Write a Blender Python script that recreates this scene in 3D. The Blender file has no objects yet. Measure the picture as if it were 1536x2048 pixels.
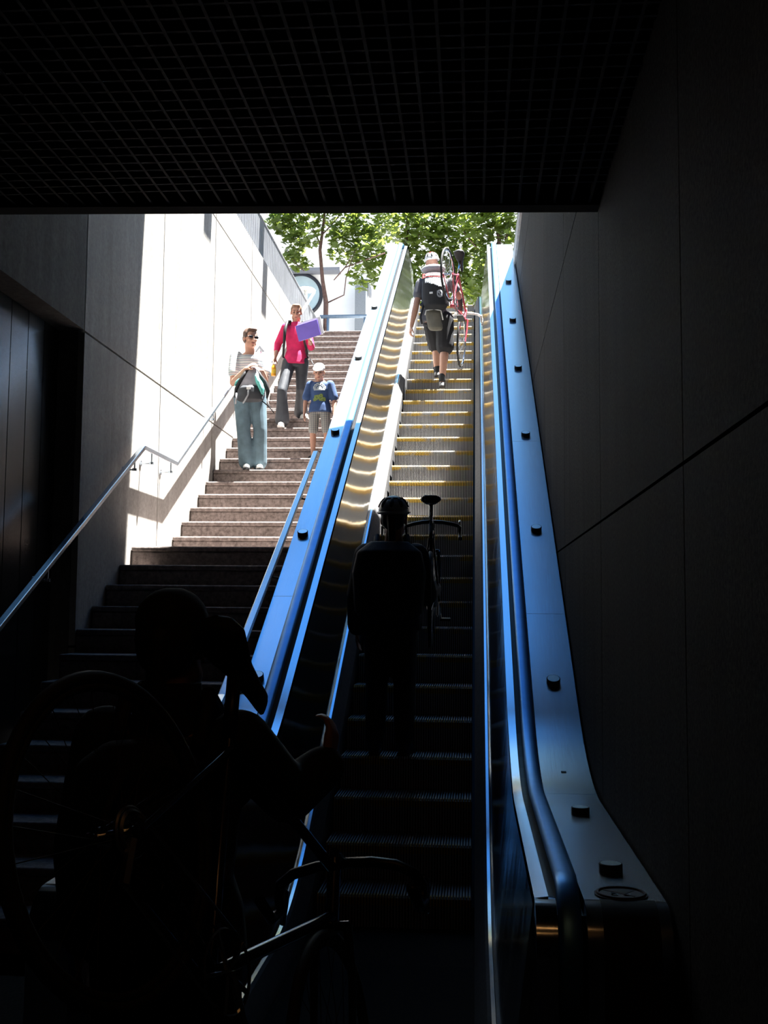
import bpy, bmesh, math, random
from mathutils import Vector as V, Matrix, noise
from mathutils.bvhtree import BVHTree
random.seed(7)
PI = math.pi
COL = bpy.context.scene.collection
SC = bpy.context.scene
rad = math.radians

# ------------------------------------------------------------------ camera
FPX = 2240.0
def cam_basis(yaw, pitch, roll):
    y, p, r = rad(yaw), rad(pitch), rad(roll)
    f = V((-math.sin(y)*math.cos(p), math.cos(y)*math.cos(p), math.sin(p)))
    r0 = V((math.cos(y), math.sin(y), 0)); u0 = r0.cross(f)
    return r0*math.cos(r)+u0*math.sin(r), u0*math.cos(r)-r0*math.sin(r), f
CR, CU, CF = cam_basis(4.65, 5.0, 0.5)
def ray(x, y): return CR*((x-768)/FPX)+CU*((1024-y)/FPX)+CF
def at(x, y, Y):
    d = ray(x, y); return d*(Y/d.y)
cam = bpy.data.cameras.new('camera'); co = bpy.data.objects.new('camera', cam); COL.objects.link(co)
cam.sensor_fit = 'VERTICAL'; cam.sensor_height = 36; cam.sensor_width = 27; cam.lens = FPX/2048*36
cam.clip_start = .05; cam.clip_end = 400
M4 = Matrix((CR, CU, -CF)).transposed().to_4x4()
co.matrix_world = M4
SC.camera = co

# ------------------------------------------------------------------ materials
MATS = {}
def nmat(name):
    m = bpy.data.materials.new(name); m.use_nodes = True
    nt = m.node_tree; b = nt.nodes['Principled BSDF']
    MATS[name] = m
    return m, nt, b
def lin(c):
    return tuple(((x/12.92) if x <= .04045 else ((x+.055)/1.055)**2.4) for x in c)
def simple(name, col, rough=.6, metal=0., var=.12, scale=30., bump=0., spec=.5, coat=0.):
    """plain surface with slight procedural mottling"""
    m, nt, b = nmat(name)
    N, L = nt.nodes, nt.links
    tc = N.new('ShaderNodeTexCoord'); nz = N.new('ShaderNodeTexNoise')
    nz.inputs['Scale'].default_value = scale; nz.inputs['Detail'].default_value = 4
    L.new(tc.outputs['Object'], nz.inputs['Vector'])
    rp = N.new('ShaderNodeValToRGB')
    rp.color_ramp.elements[0].position = .3; rp.color_ramp.elements[1].position = .7
    rp.color_ramp.elements[0].color = (*[max(0, c*(1-var)) for c in col], 1)
    rp.color_ramp.elements[1].color = (*[min(1, c*(1+var)) for c in col], 1)
    L.new(nz.outputs['Fac'], rp.inputs['Fac']); L.new(rp.outputs['Color'], b.inputs['Base Color'])
    b.inputs['Roughness'].default_value = rough; b.inputs['Metallic'].default_value = metal
    b.inputs['Specular IOR Level'].default_value = spec
    if coat: b.inputs['Coat Weight'].default_value = coat; b.inputs['Coat Roughness'].default_value = .08
    if bump:
        bp = N.new('ShaderNodeBump'); bp.inputs['Strength'].default_value = bump; bp.inputs['Distance'].default_value = .01
        L.new(nz.outputs['Fac'], bp.inputs['Height']); L.new(bp.outputs['Normal'], b.inputs['Normal'])
    return m
def stone(name, c0, c1, scale, rough=.75, streak=0., bump=.25, spec=.3):
    """speckled stone or concrete with optional vertical streaks"""
    m, nt, b = nmat(name); N, L = nt.nodes, nt.links
    tc = N.new('ShaderNodeTexCoord')
    n1 = N.new('ShaderNodeTexNoise'); n1.inputs['Scale'].default_value = scale; n1.inputs['Detail'].default_value = 6; n1.inputs['Roughness'].default_value = .7
    n2 = N.new('ShaderNodeTexNoise'); n2.inputs['Scale'].default_value = 1.3; n2.inputs['Detail'].default_value = 5
    mp = N.new('ShaderNodeMapping'); mp.inputs['Scale'].default_value = (5, 5, .35)
    L.new(tc.outputs['Object'], mp.inputs['Vector'])
    L.new(tc.outputs['Object'], n1.inputs['Vector']); L.new(mp.outputs['Vector'], n2.inputs['Vector'])
    rp = N.new('ShaderNodeValToRGB'); rp.color_ramp.elements[0].position = .34; rp.color_ramp.elements[1].position = .66
    rp.color_ramp.elements[0].color = (*c0, 1); rp.color_ramp.elements[1].color = (*c1, 1)
    L.new(n1.outputs['Fac'], rp.inputs['Fac'])
    r2 = N.new('ShaderNodeValToRGB'); r2.color_ramp.elements[0].position = .3; r2.color_ramp.elements[1].position = .7
    s = 1-streak
    r2.color_ramp.elements[0].color = (s, s, s*.98, 1); r2.color_ramp.elements[1].color = (1, 1, 1, 1)
    L.new(n2.outputs['Fac'], r2.inputs['Fac'])
    mx = N.new('ShaderNodeMix'); mx.data_type = 'RGBA'; mx.blend_type = 'MULTIPLY'; mx.inputs['Factor'].default_value = 1
    L.new(rp.outputs['Color'], mx.inputs['A']); L.new(r2.outputs['Color'], mx.inputs['B'])
    L.new(mx.outputs['Result'], b.inputs['Base Color'])
    b.inputs['Roughness'].default_value = rough; b.inputs['Specular IOR Level'].default_value = spec
    bp = N.new('ShaderNodeBump'); bp.inputs['Strength'].default_value = bump; bp.inputs['Distance'].default_value = .006
    L.new(n1.outputs['Fac'], bp.inputs['Height']); L.new(bp.outputs['Normal'], b.inputs['Normal'])
    return m
def steel(name, col, rough, wav=.0, stretch=(60, 1.2, 1.2), var=.08, haze=0., aniso=0.):
    """brushed stainless: metal with fine grain along the run"""
    m, nt, b = nmat(name); N, L = nt.nodes, nt.links
    tc = N.new('ShaderNodeTexCoord'); mp = N.new('ShaderNodeMapping'); mp.inputs['Scale'].default_value = stretch
    L.new(tc.outputs['Object'], mp.inputs['Vector'])
    nz = N.new('ShaderNodeTexNoise'); nz.inputs['Scale'].default_value = 4; nz.inputs['Detail'].default_value = 5
    L.new(mp.outputs['Vector'], nz.inputs['Vector'])
    rp = N.new('ShaderNodeValToRGB')
    rp.color_ramp.elements[0].color = (*[c*(1-var) for c in col], 1); rp.color_ramp.elements[1].color = (*[min(1, c*(1+var)) for c in col], 1)
    L.new(nz.outputs['Fac'], rp.inputs['Fac']); L.new(rp.outputs['Color'], b.inputs['Base Color'])
    b.inputs['Metallic'].default_value = 1
    if aniso:
        cv = N.new('ShaderNodeCombineXYZ'); cv.inputs[0].default_value = 1; L.new(cv.outputs[0], b.inputs['Tangent']); b.inputs['Anisotropic'].default_value = aniso
    mr = N.new('ShaderNodeMapRange'); mr.inputs['To Min'].default_value = rough*.85; mr.inputs['To Max'].default_value = rough*1.15
    L.new(nz.outputs['Fac'], mr.inputs['Value']); L.new(mr.outputs['Result'], b.inputs['Roughness'])
    if haze:
        b2 = N.new('ShaderNodeBsdfAnisotropic'); b2.inputs['Roughness'].default_value = .52
        L.new(rp.outputs['Color'], b2.inputs['Color']); mx = N.new('ShaderNodeMixShader'); mx.inputs[0].default_value = haze
        L.new(b.outputs[0], mx.inputs[1]); L.new(b2.outputs[0], mx.inputs[2]); L.new(mx.outputs[0], N['Material Output'].inputs[0])
    if wav:
        n2 = N.new('ShaderNodeTexNoise'); n2.inputs['Scale'].default_value = 2.2; n2.inputs['Detail'].default_value = 2
        L.new(tc.outputs['Object'], n2.inputs['Vector'])
        bp = N.new('ShaderNodeBump'); bp.inputs['Strength'].default_value = wav; bp.inputs['Distance'].default_value = .02
        L.new(n2.outputs['Fac'], bp.inputs['Height']); L.new(bp.outputs['Normal'], b.inputs['Normal'])
    return m
def banded(name, cols, scale, axis='Z', rough=.8, second=None):
    """woven stripes; second=(cols, scale, axis) crosses them into a plaid"""
    m, nt, b = nmat(name); N, L = nt.nodes, nt.links
    tc = N.new('ShaderNodeTexCoord')
    def wave(cols, scale, axis):
        w = N.new('ShaderNodeTexWave'); w.bands_direction = axis; w.inputs['Scale'].default_value = scale; w.inputs['Distortion'].default_value = .6
        L.new(tc.outputs['Object'], w.inputs['Vector'])
        r = N.new('ShaderNodeValToRGB'); r.color_ramp.interpolation = 'CONSTANT'
        k = len(cols)
        r.color_ramp.elements[0].color = (*cols[0], 1); r.color_ramp.elements[0].position = 0
        r.color_ramp.elements[1].color = (*cols[1], 1); r.color_ramp.elements[1].position = 1/k
        for i in range(2, k):
            e = r.color_ramp.elements.new(i/k); e.color = (*cols[i], 1)
        L.new(w.outputs['Fac'], r.inputs['Fac']); return r.outputs['Color']
    o = wave(cols, scale, axis)
    if second:
        o2 = wave(*second); mx = N.new('ShaderNodeMix'); mx.data_type = 'RGBA'; mx.inputs['Factor'].default_value = .5
        L.new(o, mx.inputs['A']); L.new(o2, mx.inputs['B']); o = mx.outputs['Result']
    L.new(o, b.inputs['Base Color']); b.inputs['Roughness'].default_value = rough
    return m
def emitter(name, col, strength):
    m, nt, b = nmat(name)
    b.inputs['Base Color'].default_value = (*col, 1)
    b.inputs['Emission Color'].default_value = (*col, 1); b.inputs['Emission Strength'].default_value = strength
    return m

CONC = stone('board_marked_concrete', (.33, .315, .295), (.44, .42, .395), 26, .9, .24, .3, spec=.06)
CONCD = stone('shaded_concrete', (.13, .125, .118), (.20, .19, .18), 26, .9, .3, .3, spec=.05)  # darker copy of the wall concrete; the hall's dimness put into the colour
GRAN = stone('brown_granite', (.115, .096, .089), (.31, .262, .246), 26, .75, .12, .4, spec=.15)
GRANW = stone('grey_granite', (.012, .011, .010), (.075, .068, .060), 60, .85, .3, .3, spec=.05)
JOINT = simple('joint_sealant', (.05, .045, .04), .9)
PLAZA = stone('plaza_paving', (.42, .40, .38), (.55, .53, .5), 20, .8)
DARKCONC = simple('dark_concrete', (.045, .045, .046), .9, 0, .2, 3)  # even dark tone, kept low to cut light bounced into the hall
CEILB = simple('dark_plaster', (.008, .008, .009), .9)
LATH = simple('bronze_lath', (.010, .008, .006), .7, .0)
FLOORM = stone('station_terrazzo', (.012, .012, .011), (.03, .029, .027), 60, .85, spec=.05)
TILE = simple('black_glazed_tile', (.016, .016, .017), .22, 0, .2, 8)
STEEL = steel('brushed_stainless', (.74, .84, .95), .21, haze=.10, aniso=.72)
STEELP = steel('polished_stainless', (.50, .50, .49), .13, .25)
STUD = steel('stud_glint_steel', (.85, .97, 1.0), .3)  # paler steel puts the caps' brighter sky reflection into the colour
STEELN = steel('newel_stainless', (.70, .78, .88), .14)
STEELD = steel('worn_step_aluminium', (.42, .42, .42), .5)
COMB = simple('grimy_comb_plate', (.016, .016, .016), .85, .0, spec=.05)
SKIRT = simple('skirt_coating', (.10, .10, .102), .8, 0, spec=.08)
GROOVE = simple('step_groove_dark', (.012, .012, .012), .7, 0)  # darker base behind and between the cleats
CLEAT, nt_, b_ = nmat('ribbed_cleat_metal')
b_.inputs['Base Color'].default_value = (.36, .355, .35, 1); b_.inputs['Metallic'].default_value = .15; b_.inputs['Roughness'].default_value = .6
def yellow_wear():
    m, nt, b = nmat('worn_yellow_paint'); N, L = nt.nodes, nt.links
    g = N.new('ShaderNodeNewGeometry'); n = N.new('ShaderNodeTexNoise'); n.inputs['Scale'].default_value = 7; n.inputs['Detail'].default_value = 6
    L.new(g.outputs['Position'], n.inputs['Vector'])
    r = N.new('ShaderNodeValToRGB'); r.color_ramp.elements[0].position = .40; r.color_ramp.elements[1].position = .52
    r.color_ramp.elements[0].color = (.34, .33, .30, 1); r.color_ramp.elements[1].color = (.56, .35, .05, 1)
    L.new(n.outputs['Fac'], r.inputs['Fac']); L.new(r.outputs['Color'], b.inputs['Base Color']); b.inputs['Roughness'].default_value = .55
    return m
YEL = yellow_wear()
RUBBER = simple('blue_rubber_belt', (.13, .38, .78), .36, .75, .06, 12, spec=.8)
RUBM = simple('matte_black_rubber', (.015, .015, .015), .75)
BLACKM = simple('black_painted_metal', (.012, .012, .013), .35, .2)
RAILB = steel('handrail_steel', (.66, .74, .82), .18, 0, (30, 2, 2), haze=.25)
BLUEP = simple('blue_grey_paint', (.16, .22, .30), .4)
WHITEP = simple('white_paint', (.75, .75, .73), .5)
RIBM = simple('grey_ribbed_cladding', (.20, .21, .23), .6, .0, .1, 3)

# ------------------------------------------------------------------ mesh building
class MB:
    def __init__(s): s.v = []; s.f = []; s.m = []
    def add(s, vs, fs, mi=0):
        b = len(s.v); s.v += [V(p) for p in vs]; s.f += [tuple(i+b for i in f) for f in fs]; s.m += [mi]*len(fs); return s
    def box(s, lo, hi, mi=0):
        x0, y0, z0 = lo; x1, y1, z1 = hi
        return s.add([(x0,y0,z0),(x1,y0,z0),(x1,y1,z0),(x0,y1,z0),(x0,y0,z1),(x1,y0,z1),(x1,y1,z1),(x0,y1,z1)],
                     [(0,3,2,1),(4,5,6,7),(0,1,5,4),(1,2,6,5),(2,3,7,6),(3,0,4,7)], mi)
    def obox(s, c, ax, h, mi=0):
        c = V(c); vs = [c+ax[0]*(i*h[0])+ax[1]*(j*h[1])+ax[2]*(k*h[2]) for k in (-1,1) for j in (-1,1) for i in (-1,1)]
        return s.add(vs, [(0,2,3,1),(4,5,7,6),(0,1,5,4),(1,3,7,5),(3,2,6,7),(2,0,4,6)], mi)
    def prism(s, poly, ext, mi=0):
        """poly: 3D points, ext: extrusion vector"""
        n = len(poly); poly = [V(p) for p in poly]; e = V(ext)
        return s.add(poly+[p+e for p in poly], [tuple(range(n-1,-1,-1)), tuple(range(n,2*n))]+[(i,(i+1)%n,n+(i+1)%n,n+i) for i in range(n)], mi)
    def loft(s, rings, closed=True, caps=True, mi=0):
        n = len(rings[0]); vs = [p for r in rings for p in r]; fs = []
        for i in range(len(rings)-1):
            for j in range(n if closed else n-1):
                a, b = i*n+j, i*n+(j+1)%n; fs.append((a, b, b+n, a+n))
        if caps: fs += [tuple(range(n-1,-1,-1)), tuple(range((len(rings)-1)*n, len(rings)*n))]
        return s.add(vs, fs, mi)
    def tube(s, pts, r, n=10, mi=0, caps=True, closed=False):
        pts = [V(p) for p in pts]; rs = r if isinstance(r, (list, tuple)) else [r]*len(pts)
        rings = []; up = None; k = len(pts)
        for i, p in enumerate(pts):
            if closed: t = (pts[(i+1)%k]-pts[i-1])
            else: t = pts[min(i+1,k-1)]-pts[max(i-1,0)]
            t.normalize()
            if up is None: up = V((0,0,1)) if abs(t.z) < .9 else V((1,0,0))
            a = t.cross(up)
            if a.length < 1e-5: a = t.orthogonal()
            a.normalize(); b = a.cross(t); up = b
            rings.append([p+a*(rs[i]*math.cos(2*PI*j/n))+b*(rs[i]*math.sin(2*PI*j/n)) for j in range(n)])
        if closed: rings.append(rings[0]); return s.loft(rings, True, False, mi)
        return s.loft(rings, True, caps, mi)
    def cap(s, p0, r0, p1, r1, n=12, mi=0):
        """tapered capsule"""
        p0, p1 = V(p0), V(p1); d = p1-p0; L = d.length
        t = d/L if L > 1e-6 else V((0,0,1)); a = t.orthogonal().normalized(); b = t.cross(a)
        rings = []
        for ph in (-80,-50,-20): 
            q = rad(ph); rings.append((p0+t*(r0*math.sin(q)), r0*math.cos(q)))
        rings.append((p0, r0)); rings.append((p1, r1))
        for ph in (20,50,80):
            q = rad(ph); rings.append((p1+t*(r1*math.sin(q)), r1*math.cos(q)))
        return s.loft([[c+a*(rr*math.cos(2*PI*j/n))+b*(rr*math.sin(2*PI*j/n)) for j in range(n)] for c, rr in rings], mi=mi)
    def ell(s, c, r, ax=None, nu=14, nv=9, mi=0):
        ax = ax or (V((1,0,0)),V((0,1,0)),V((0,0,1))); c = V(c); rings = []
        for i in range(1, nv):
            q = -PI/2+PI*i/nv
            rings.append([c+ax[0]*(r[0]*math.cos(q)*math.cos(2*PI*j/nu))+ax[1]*(r[1]*math.cos(q)*math.sin(2*PI*j/nu))+ax[2]*(r[2]*math.sin(q)) for j in range(nu)])
        return s.loft(rings, mi=mi)
    def cyl(s, c, axis, r, h, n=24, mi=0, r2=None):
        axis = V(axis).normalized(); a = axis.orthogonal().normalized(); b = axis.cross(a); c = V(c); r2 = r if r2 is None else r2
        return s.loft([[c+axis*hh+a*(rr*math.cos(2*PI*j/n))+b*(rr*math.sin(2*PI*j/n)) for j in range(n)] for hh, rr in ((0,r),(h,r2))], mi=mi)
    def torus(s, c, axis, R, r, N=48, n=8, mi=0):
        axis = V(axis).normalized(); a = axis.orthogonal().normalized(); b = axis.cross(a); c = V(c)
        return s.tube([c+a*(R*math.cos(2*PI*i/N))+b*(R*math.sin(2*PI*i/N)) for i in range(N)], r, n, mi, closed=True)
    def mesh(s, off=V((0,0,0))):
        me = bpy.data.meshes.new('m'); me.from_pydata([tuple(p-off) for p in s.v], [], s.f)
        me.polygons.foreach_set('material_index', s.m); me.update(); return me
OFF = {}
def finish(me, name, mats, parent, smooth=None, bevel=0):
    me.name = name
    for m in (mats if isinstance(mats, (list, tuple)) else [mats]): me.materials.append(m)
    bm = bmesh.new(); bm.from_mesh(me); bmesh.ops.recalc_face_normals(bm, faces=bm.faces)
    if bevel: bmesh.ops.bevel(bm, geom=[e for e in bm.edges if len(e.link_faces) == 2 and e.calc_face_angle(0) > .5], offset=bevel, segments=3, profile=.5, affect='EDGES')
    bm.to_mesh(me); bm.free()
    if smooth: me.shade_smooth() if smooth is True else me.set_sharp_from_angle(angle=rad(smooth))
    if smooth and smooth is not True:
        for p in me.polygons: p.use_smooth = True
    o = bpy.data.objects.new(name, me); COL.objects.link(o)
    if parent is not None: o.parent = parent
    return o
def part(name, mb, mats, parent=None, smooth=None, bevel=0):
    off = OFF.get(parent, V((0,0,0))) if parent is not None else V((0,0,0))
    o = finish(mb.mesh(off), name, mats, parent, smooth, bevel)
    OFF[o] = off
    return o
def thing(name, label, cat, loc=(0,0,0), group=None):
    o = bpy.data.objects.new(name, None); COL.objects.link(o); o.location = loc; o.empty_display_size = .1
    o['label'] = label; o['category'] = cat
    if group: o['group'] = group
    OFF[o] = V(loc); return o
def tag(o, label, cat, group=None):
    o['label'] = label; o['category'] = cat
    if group: o['group'] = group
    return o
def struct(name, mb, mats, smooth=None, bevel=0):
    o = part(name, mb, mats, None, smooth, bevel); o['kind'] = 'structure'; return o
def blob(name, mb, mats, parent, voxel=.01, smooth=4):
    """weld the pieces of a soft form into one continuous skin"""
    off = OFF.get(parent, V((0,0,0)))
    me = mb.mesh(off); bm = bmesh.new(); bm.from_mesh(me); bmesh.ops.recalc_face_normals(bm, faces=bm.faces); bm.to_mesh(me); bm.free()
    o = bpy.data.objects.new(name, me); COL.objects.link(o)
    r = o.modifiers.new('r', 'REMESH'); r.mode = 'VOXEL'; r.voxel_size = voxel
    if smooth: s = o.modifiers.new('s', 'SMOOTH'); s.factor = .5; s.iterations = smooth
    dg = bpy.context.evaluated_depsgraph_get(); me2 = bpy.data.meshes.new_from_object(o.evaluated_get(dg))
    o.modifiers.clear(); o.data = me2; me2.name = name; bpy.data.meshes.remove(me)
    me2.materials.clear()
    for m in (mats if isinstance(mats, (list, tuple)) else [mats]): me2.materials.append(m)
    me2.shade_smooth(); o.parent = parent; OFF[o] = off
    return o

# ------------------------------------------------------------------ dimensions
XW_L, XW_R = -3.05, 0.60
FLOOR = -1.768; STREET = 4.97
T30 = math.tan(rad(30)); C_STEP = -5.30; C_DECK = -4.30
RISE, RUN = .178, .335
YL, ZL = 9.75, .546           # edge and level of the lower landing
YA, ZA = 11.10, .724          # first nosing of the second flight
K2 = 11; Y2 = YA+RUN*K2; Z2 = ZA+RISE*K2    # edge of the upper landing
Y3 = Y2+.85; Z3 = Z2+RISE
SOF_Y, SOF_Z = 5.43, 1.97
X_ST_R = -1.40                # stair side of the escalator

# ------------------------------------------------------------------ stairs
stair = thing('staircase', 'brown granite staircase in three flights between the left wall and the escalator', 'stairs', (-2.2, 5, FLOOR))
noses = []
for i in range(13, -1, -1):
    y = YL-RUN*i; z = ZL-RISE*i
    noses.append((y, z, y+RUN if i else YA))
for i in range(0, K2+1): noses.append((YA+RUN*i, ZA+RISE*i, YA+RUN*(i+1) if i < K2 else Y3))
for j in range(0, 13): noses.append((Y3+RUN*j, Z3+RISE*j, Y3+RUN*(j+1) if j < 12 else Y3+RUN*13+.1))
for (y, z, yb) in noses:
    m = MB(); m.box((XW_L+.004, y, z-.6), (X_ST_R, yb+.25, z-.045)); m.box((XW_L+.004, y-.012, z-.045), (X_ST_R, yb+.0, z))
    part('step', m, GRAN, stair, bevel=.016)
# ------------------------------------------------------------------ walls, floor, ceiling, ground
m = MB()
joints_y = [8.40+2.14*k for k in range(0, 7)]
courses = [-.3, 2.155, 4.59]
def panels(m, xf, xb, ys, zs, g=.009, mi=0):
    for a, b in zip(ys[:-1], ys[1:]):
        for c, d in zip(zs[:-1], zs[1:]): m.box((min(xf, xb), a+g, c+g), (max(xf, xb), b-g, d-g), mi)
panels(m, XW_L, XW_L-.06, joints_y, [-2.2]+courses+[5.05])
# above the station recess the wall carries on towards the camera
struct('wall_left', m, [CONC]); m = MB()
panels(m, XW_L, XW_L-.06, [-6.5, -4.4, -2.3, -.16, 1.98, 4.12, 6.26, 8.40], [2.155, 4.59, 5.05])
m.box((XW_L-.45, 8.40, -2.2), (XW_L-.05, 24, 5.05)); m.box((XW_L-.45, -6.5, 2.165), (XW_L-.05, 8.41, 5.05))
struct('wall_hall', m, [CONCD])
m = MB()
yy = 8.40
while yy > -6.4:
    m.box((XW_L-.24, yy-.30, -2.2), (XW_L-.20, yy-.012, 2.16)); yy -= .30
m.box((XW_L-.34, -6.5, -2.2), (XW_L-.235, 8.40, 2.16))
struct('trim_1', m, [TILE])
# ribbed parapet cladding standing on the left wall
par = thing('parapet', 'grey ribbed metal parapet along the top of the sunlit left wall', 'parapet', (XW_L-.1, 16, 5.05))
m = MB(); yy = 9.0
while yy < 24:
    m.box((XW_L-.12, yy, 5.05), (XW_L-.07, yy+.045, 5.70)); yy += .075
m.box((XW_L-.16, 9.0, 5.05), (XW_L-.12, 24, 5.69))
part('ribbed_panel', m, RIBM, par)
m = MB(); m.box((XW_L-.15, 9.0, 5.70), (XW_L-.06, 24, 5.715)); part('cap_rail', m, RIBM, par)
for y in (12.28, 15.72):
    m = MB(); m.box((XW_L-.30, y, 4.95), (XW_L-.20, y+.10, 6.5)); pp = part('post', m, BLACKM, par)
    m = MB(); m.box((XW_L-.34, y, 6.30), (XW_L+.46, y+.34, 6.42)); part('shadow_arm', m, BLACKM, pp)  # unseen arm on a hidden post, added to cast the wall's shadow strip
# right wall of granite panels
m = MB()
rj = [3.27+2.13*k for k in range(-5, 10)]
panels(m, XW_R, XW_R+.05, rj, [-2.2, .43, 2.37, 4.4, 5.36], .006)
m.box((XW_R+.04, -6.5, -2.2), (XW_R+.34, 24, 5.36))
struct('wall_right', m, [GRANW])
m = MB(); m.box((XW_R-.03, 9.6, 5.09), (XW_R+.001, 24, 5.38)); m.box((XW_R-.03, 9.6, 5.355), (XW_R+.36, 24, 5.38)); struct('trim_2', m, [CONC])
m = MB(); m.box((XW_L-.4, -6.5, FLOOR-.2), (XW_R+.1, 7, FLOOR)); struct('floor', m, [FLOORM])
m = MB(); m.box((XW_L-.5, -6.7, -2.2), (XW_R+.4, -6.5, 5)); struct('wall_back', m, [GRANW])
# suspended lath ceiling
m = MB()
sl = .012   # the edge runs a touch skew
def yf(x): return SOF_Y-(.6-x)*.045
xs = [XW_L+.03+.085*k for k in range(43)]
for x in xs: m.box((x-.006, 2.6, SOF_Z), (x+.006, yf(x)-.09, SOF_Z+.03))
y = 2.6
while y < SOF_Y-.28:
    m.box((XW_L, y-.006, SOF_Z+.002), (XW_R, y+.006, SOF_Z+.028)); y += .085
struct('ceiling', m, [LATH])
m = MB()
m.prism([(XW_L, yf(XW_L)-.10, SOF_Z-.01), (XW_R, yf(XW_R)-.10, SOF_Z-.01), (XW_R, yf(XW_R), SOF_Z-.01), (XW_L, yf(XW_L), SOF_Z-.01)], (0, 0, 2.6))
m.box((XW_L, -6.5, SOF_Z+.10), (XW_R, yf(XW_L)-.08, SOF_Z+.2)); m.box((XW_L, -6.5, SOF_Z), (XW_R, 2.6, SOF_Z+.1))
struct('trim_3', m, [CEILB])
# street slab over the station, its edge stepped above the escalator
SLAB_A, SLAB_B = 9.0, 9.0
m = MB(); m.box((-30, -10, 4.45), (X_ST_R-.0, SLAB_A, 4.95)); m.box((X_ST_R, -10, 4.45), (XW_R+.04, SLAB_B, 4.95)); m.box((XW_R+.34, -10, 4.45), (30, 60, 4.95)); m.box((-30, SLAB_A, 4.45), (XW_L-.45, 60, 4.95))
struct('plaza_slab', m, [DARKCONC])
# entrance canopy over the station mouth, its front edge running aslant
m = MB(); m.prism([(-7, 3.0, 8.0), (4.5, 3.0, 8.0), (4.5, 13.2, 8.0), (-1.38, 10.28, 8.0), (-7, 10.28, 8.0)], (0, 0, .28))
for x in (-6.2, 3.8): m.box((x-.15, 4.5, 4.9), (x+.15, 4.8, 8.0))
struct('canopy_roof', m, [DARKCONC])
m = MB(); m.box((XW_L-.5, Y3+RUN*12+.33, 4.6), (X_ST_R, 60, STREET+.026)); m.box((X_ST_R, 17.95, 4.6), (XW_R+.3, 60, STREET-.01))
struct('plaza_ground', m, [PLAZA])

# ------------------------------------------------------------------ escalator
esc = thing('escalator', 'stainless steel escalator climbing beside the right granite wall', 'escalator', (-.45, 6, FLOOR))
XS0, XS1 = -.889, -.012       # step edges
def path(c_line, zflat, ztop, y0, y1, n0=10, r=.55):
    """deck line: level, bend, incline, bend, level"""
    yb = (zflat-c_line)/T30; yt = (ztop-c_line)/T30
    pts = [(y0, zflat)]
    def bez(p0, p1, p2, n=n0):
        return [((1-t)**2*p0[0]+2*t*(1-t)*p1[0]+t*t*p2[0], (1-t)**2*p0[1]+2*t*(1-t)*p1[1]+t*t*p2[1]) for t in [i/n for i in range(n+1)]]
    pts += bez((yb-r, zflat), (yb, zflat), (yb+r, zflat+r*T30))
    pts += bez((yt-.22, ztop-.22*T30), (yt, ztop), (yt+.25, ztop), 6)
    pts.append((y1, ztop)); return pts
Z_DF = -.885; Z_DT = STREET+.95; Y_NEW = 3.59
def shift(c): return path(C_DECK+c, Z_DF+c*1.0, Z_DT+c, Y_NEW, 19.2)
DP = path(C_DECK, Z_DF, Z_DT, Y_NEW, 19.2)
def sweep(mb, sec, pts, mi=0):
    """sec: (x, dz) outline swept along (y, z) points"""
    mb.loft([[V((x, y, z+dz)) for x, dz in sec] for y, z in pts], True, True, mi)
def clip(pts, a, b):
    def zz(y):
        for (p, q) in zip(pts[:-1], pts[1:]):
            if p[0] <= y <= q[0]: t = (y-p[0])/(q[0]-p[0]+1e-9); return p[1]+t*(q[1]-p[1])
        return pts[-1][1]
    return [(a, zz(a))]+[p for p in pts if a < p[0] < b]+[(b, zz(b))]
def zdeck(y): return clip(DP, y, y+.001)[0][1]
def tangent(y):
    a, b = zdeck(y-.05), zdeck(y+.05); return V((0, .1, b-a)).normalized()
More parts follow.
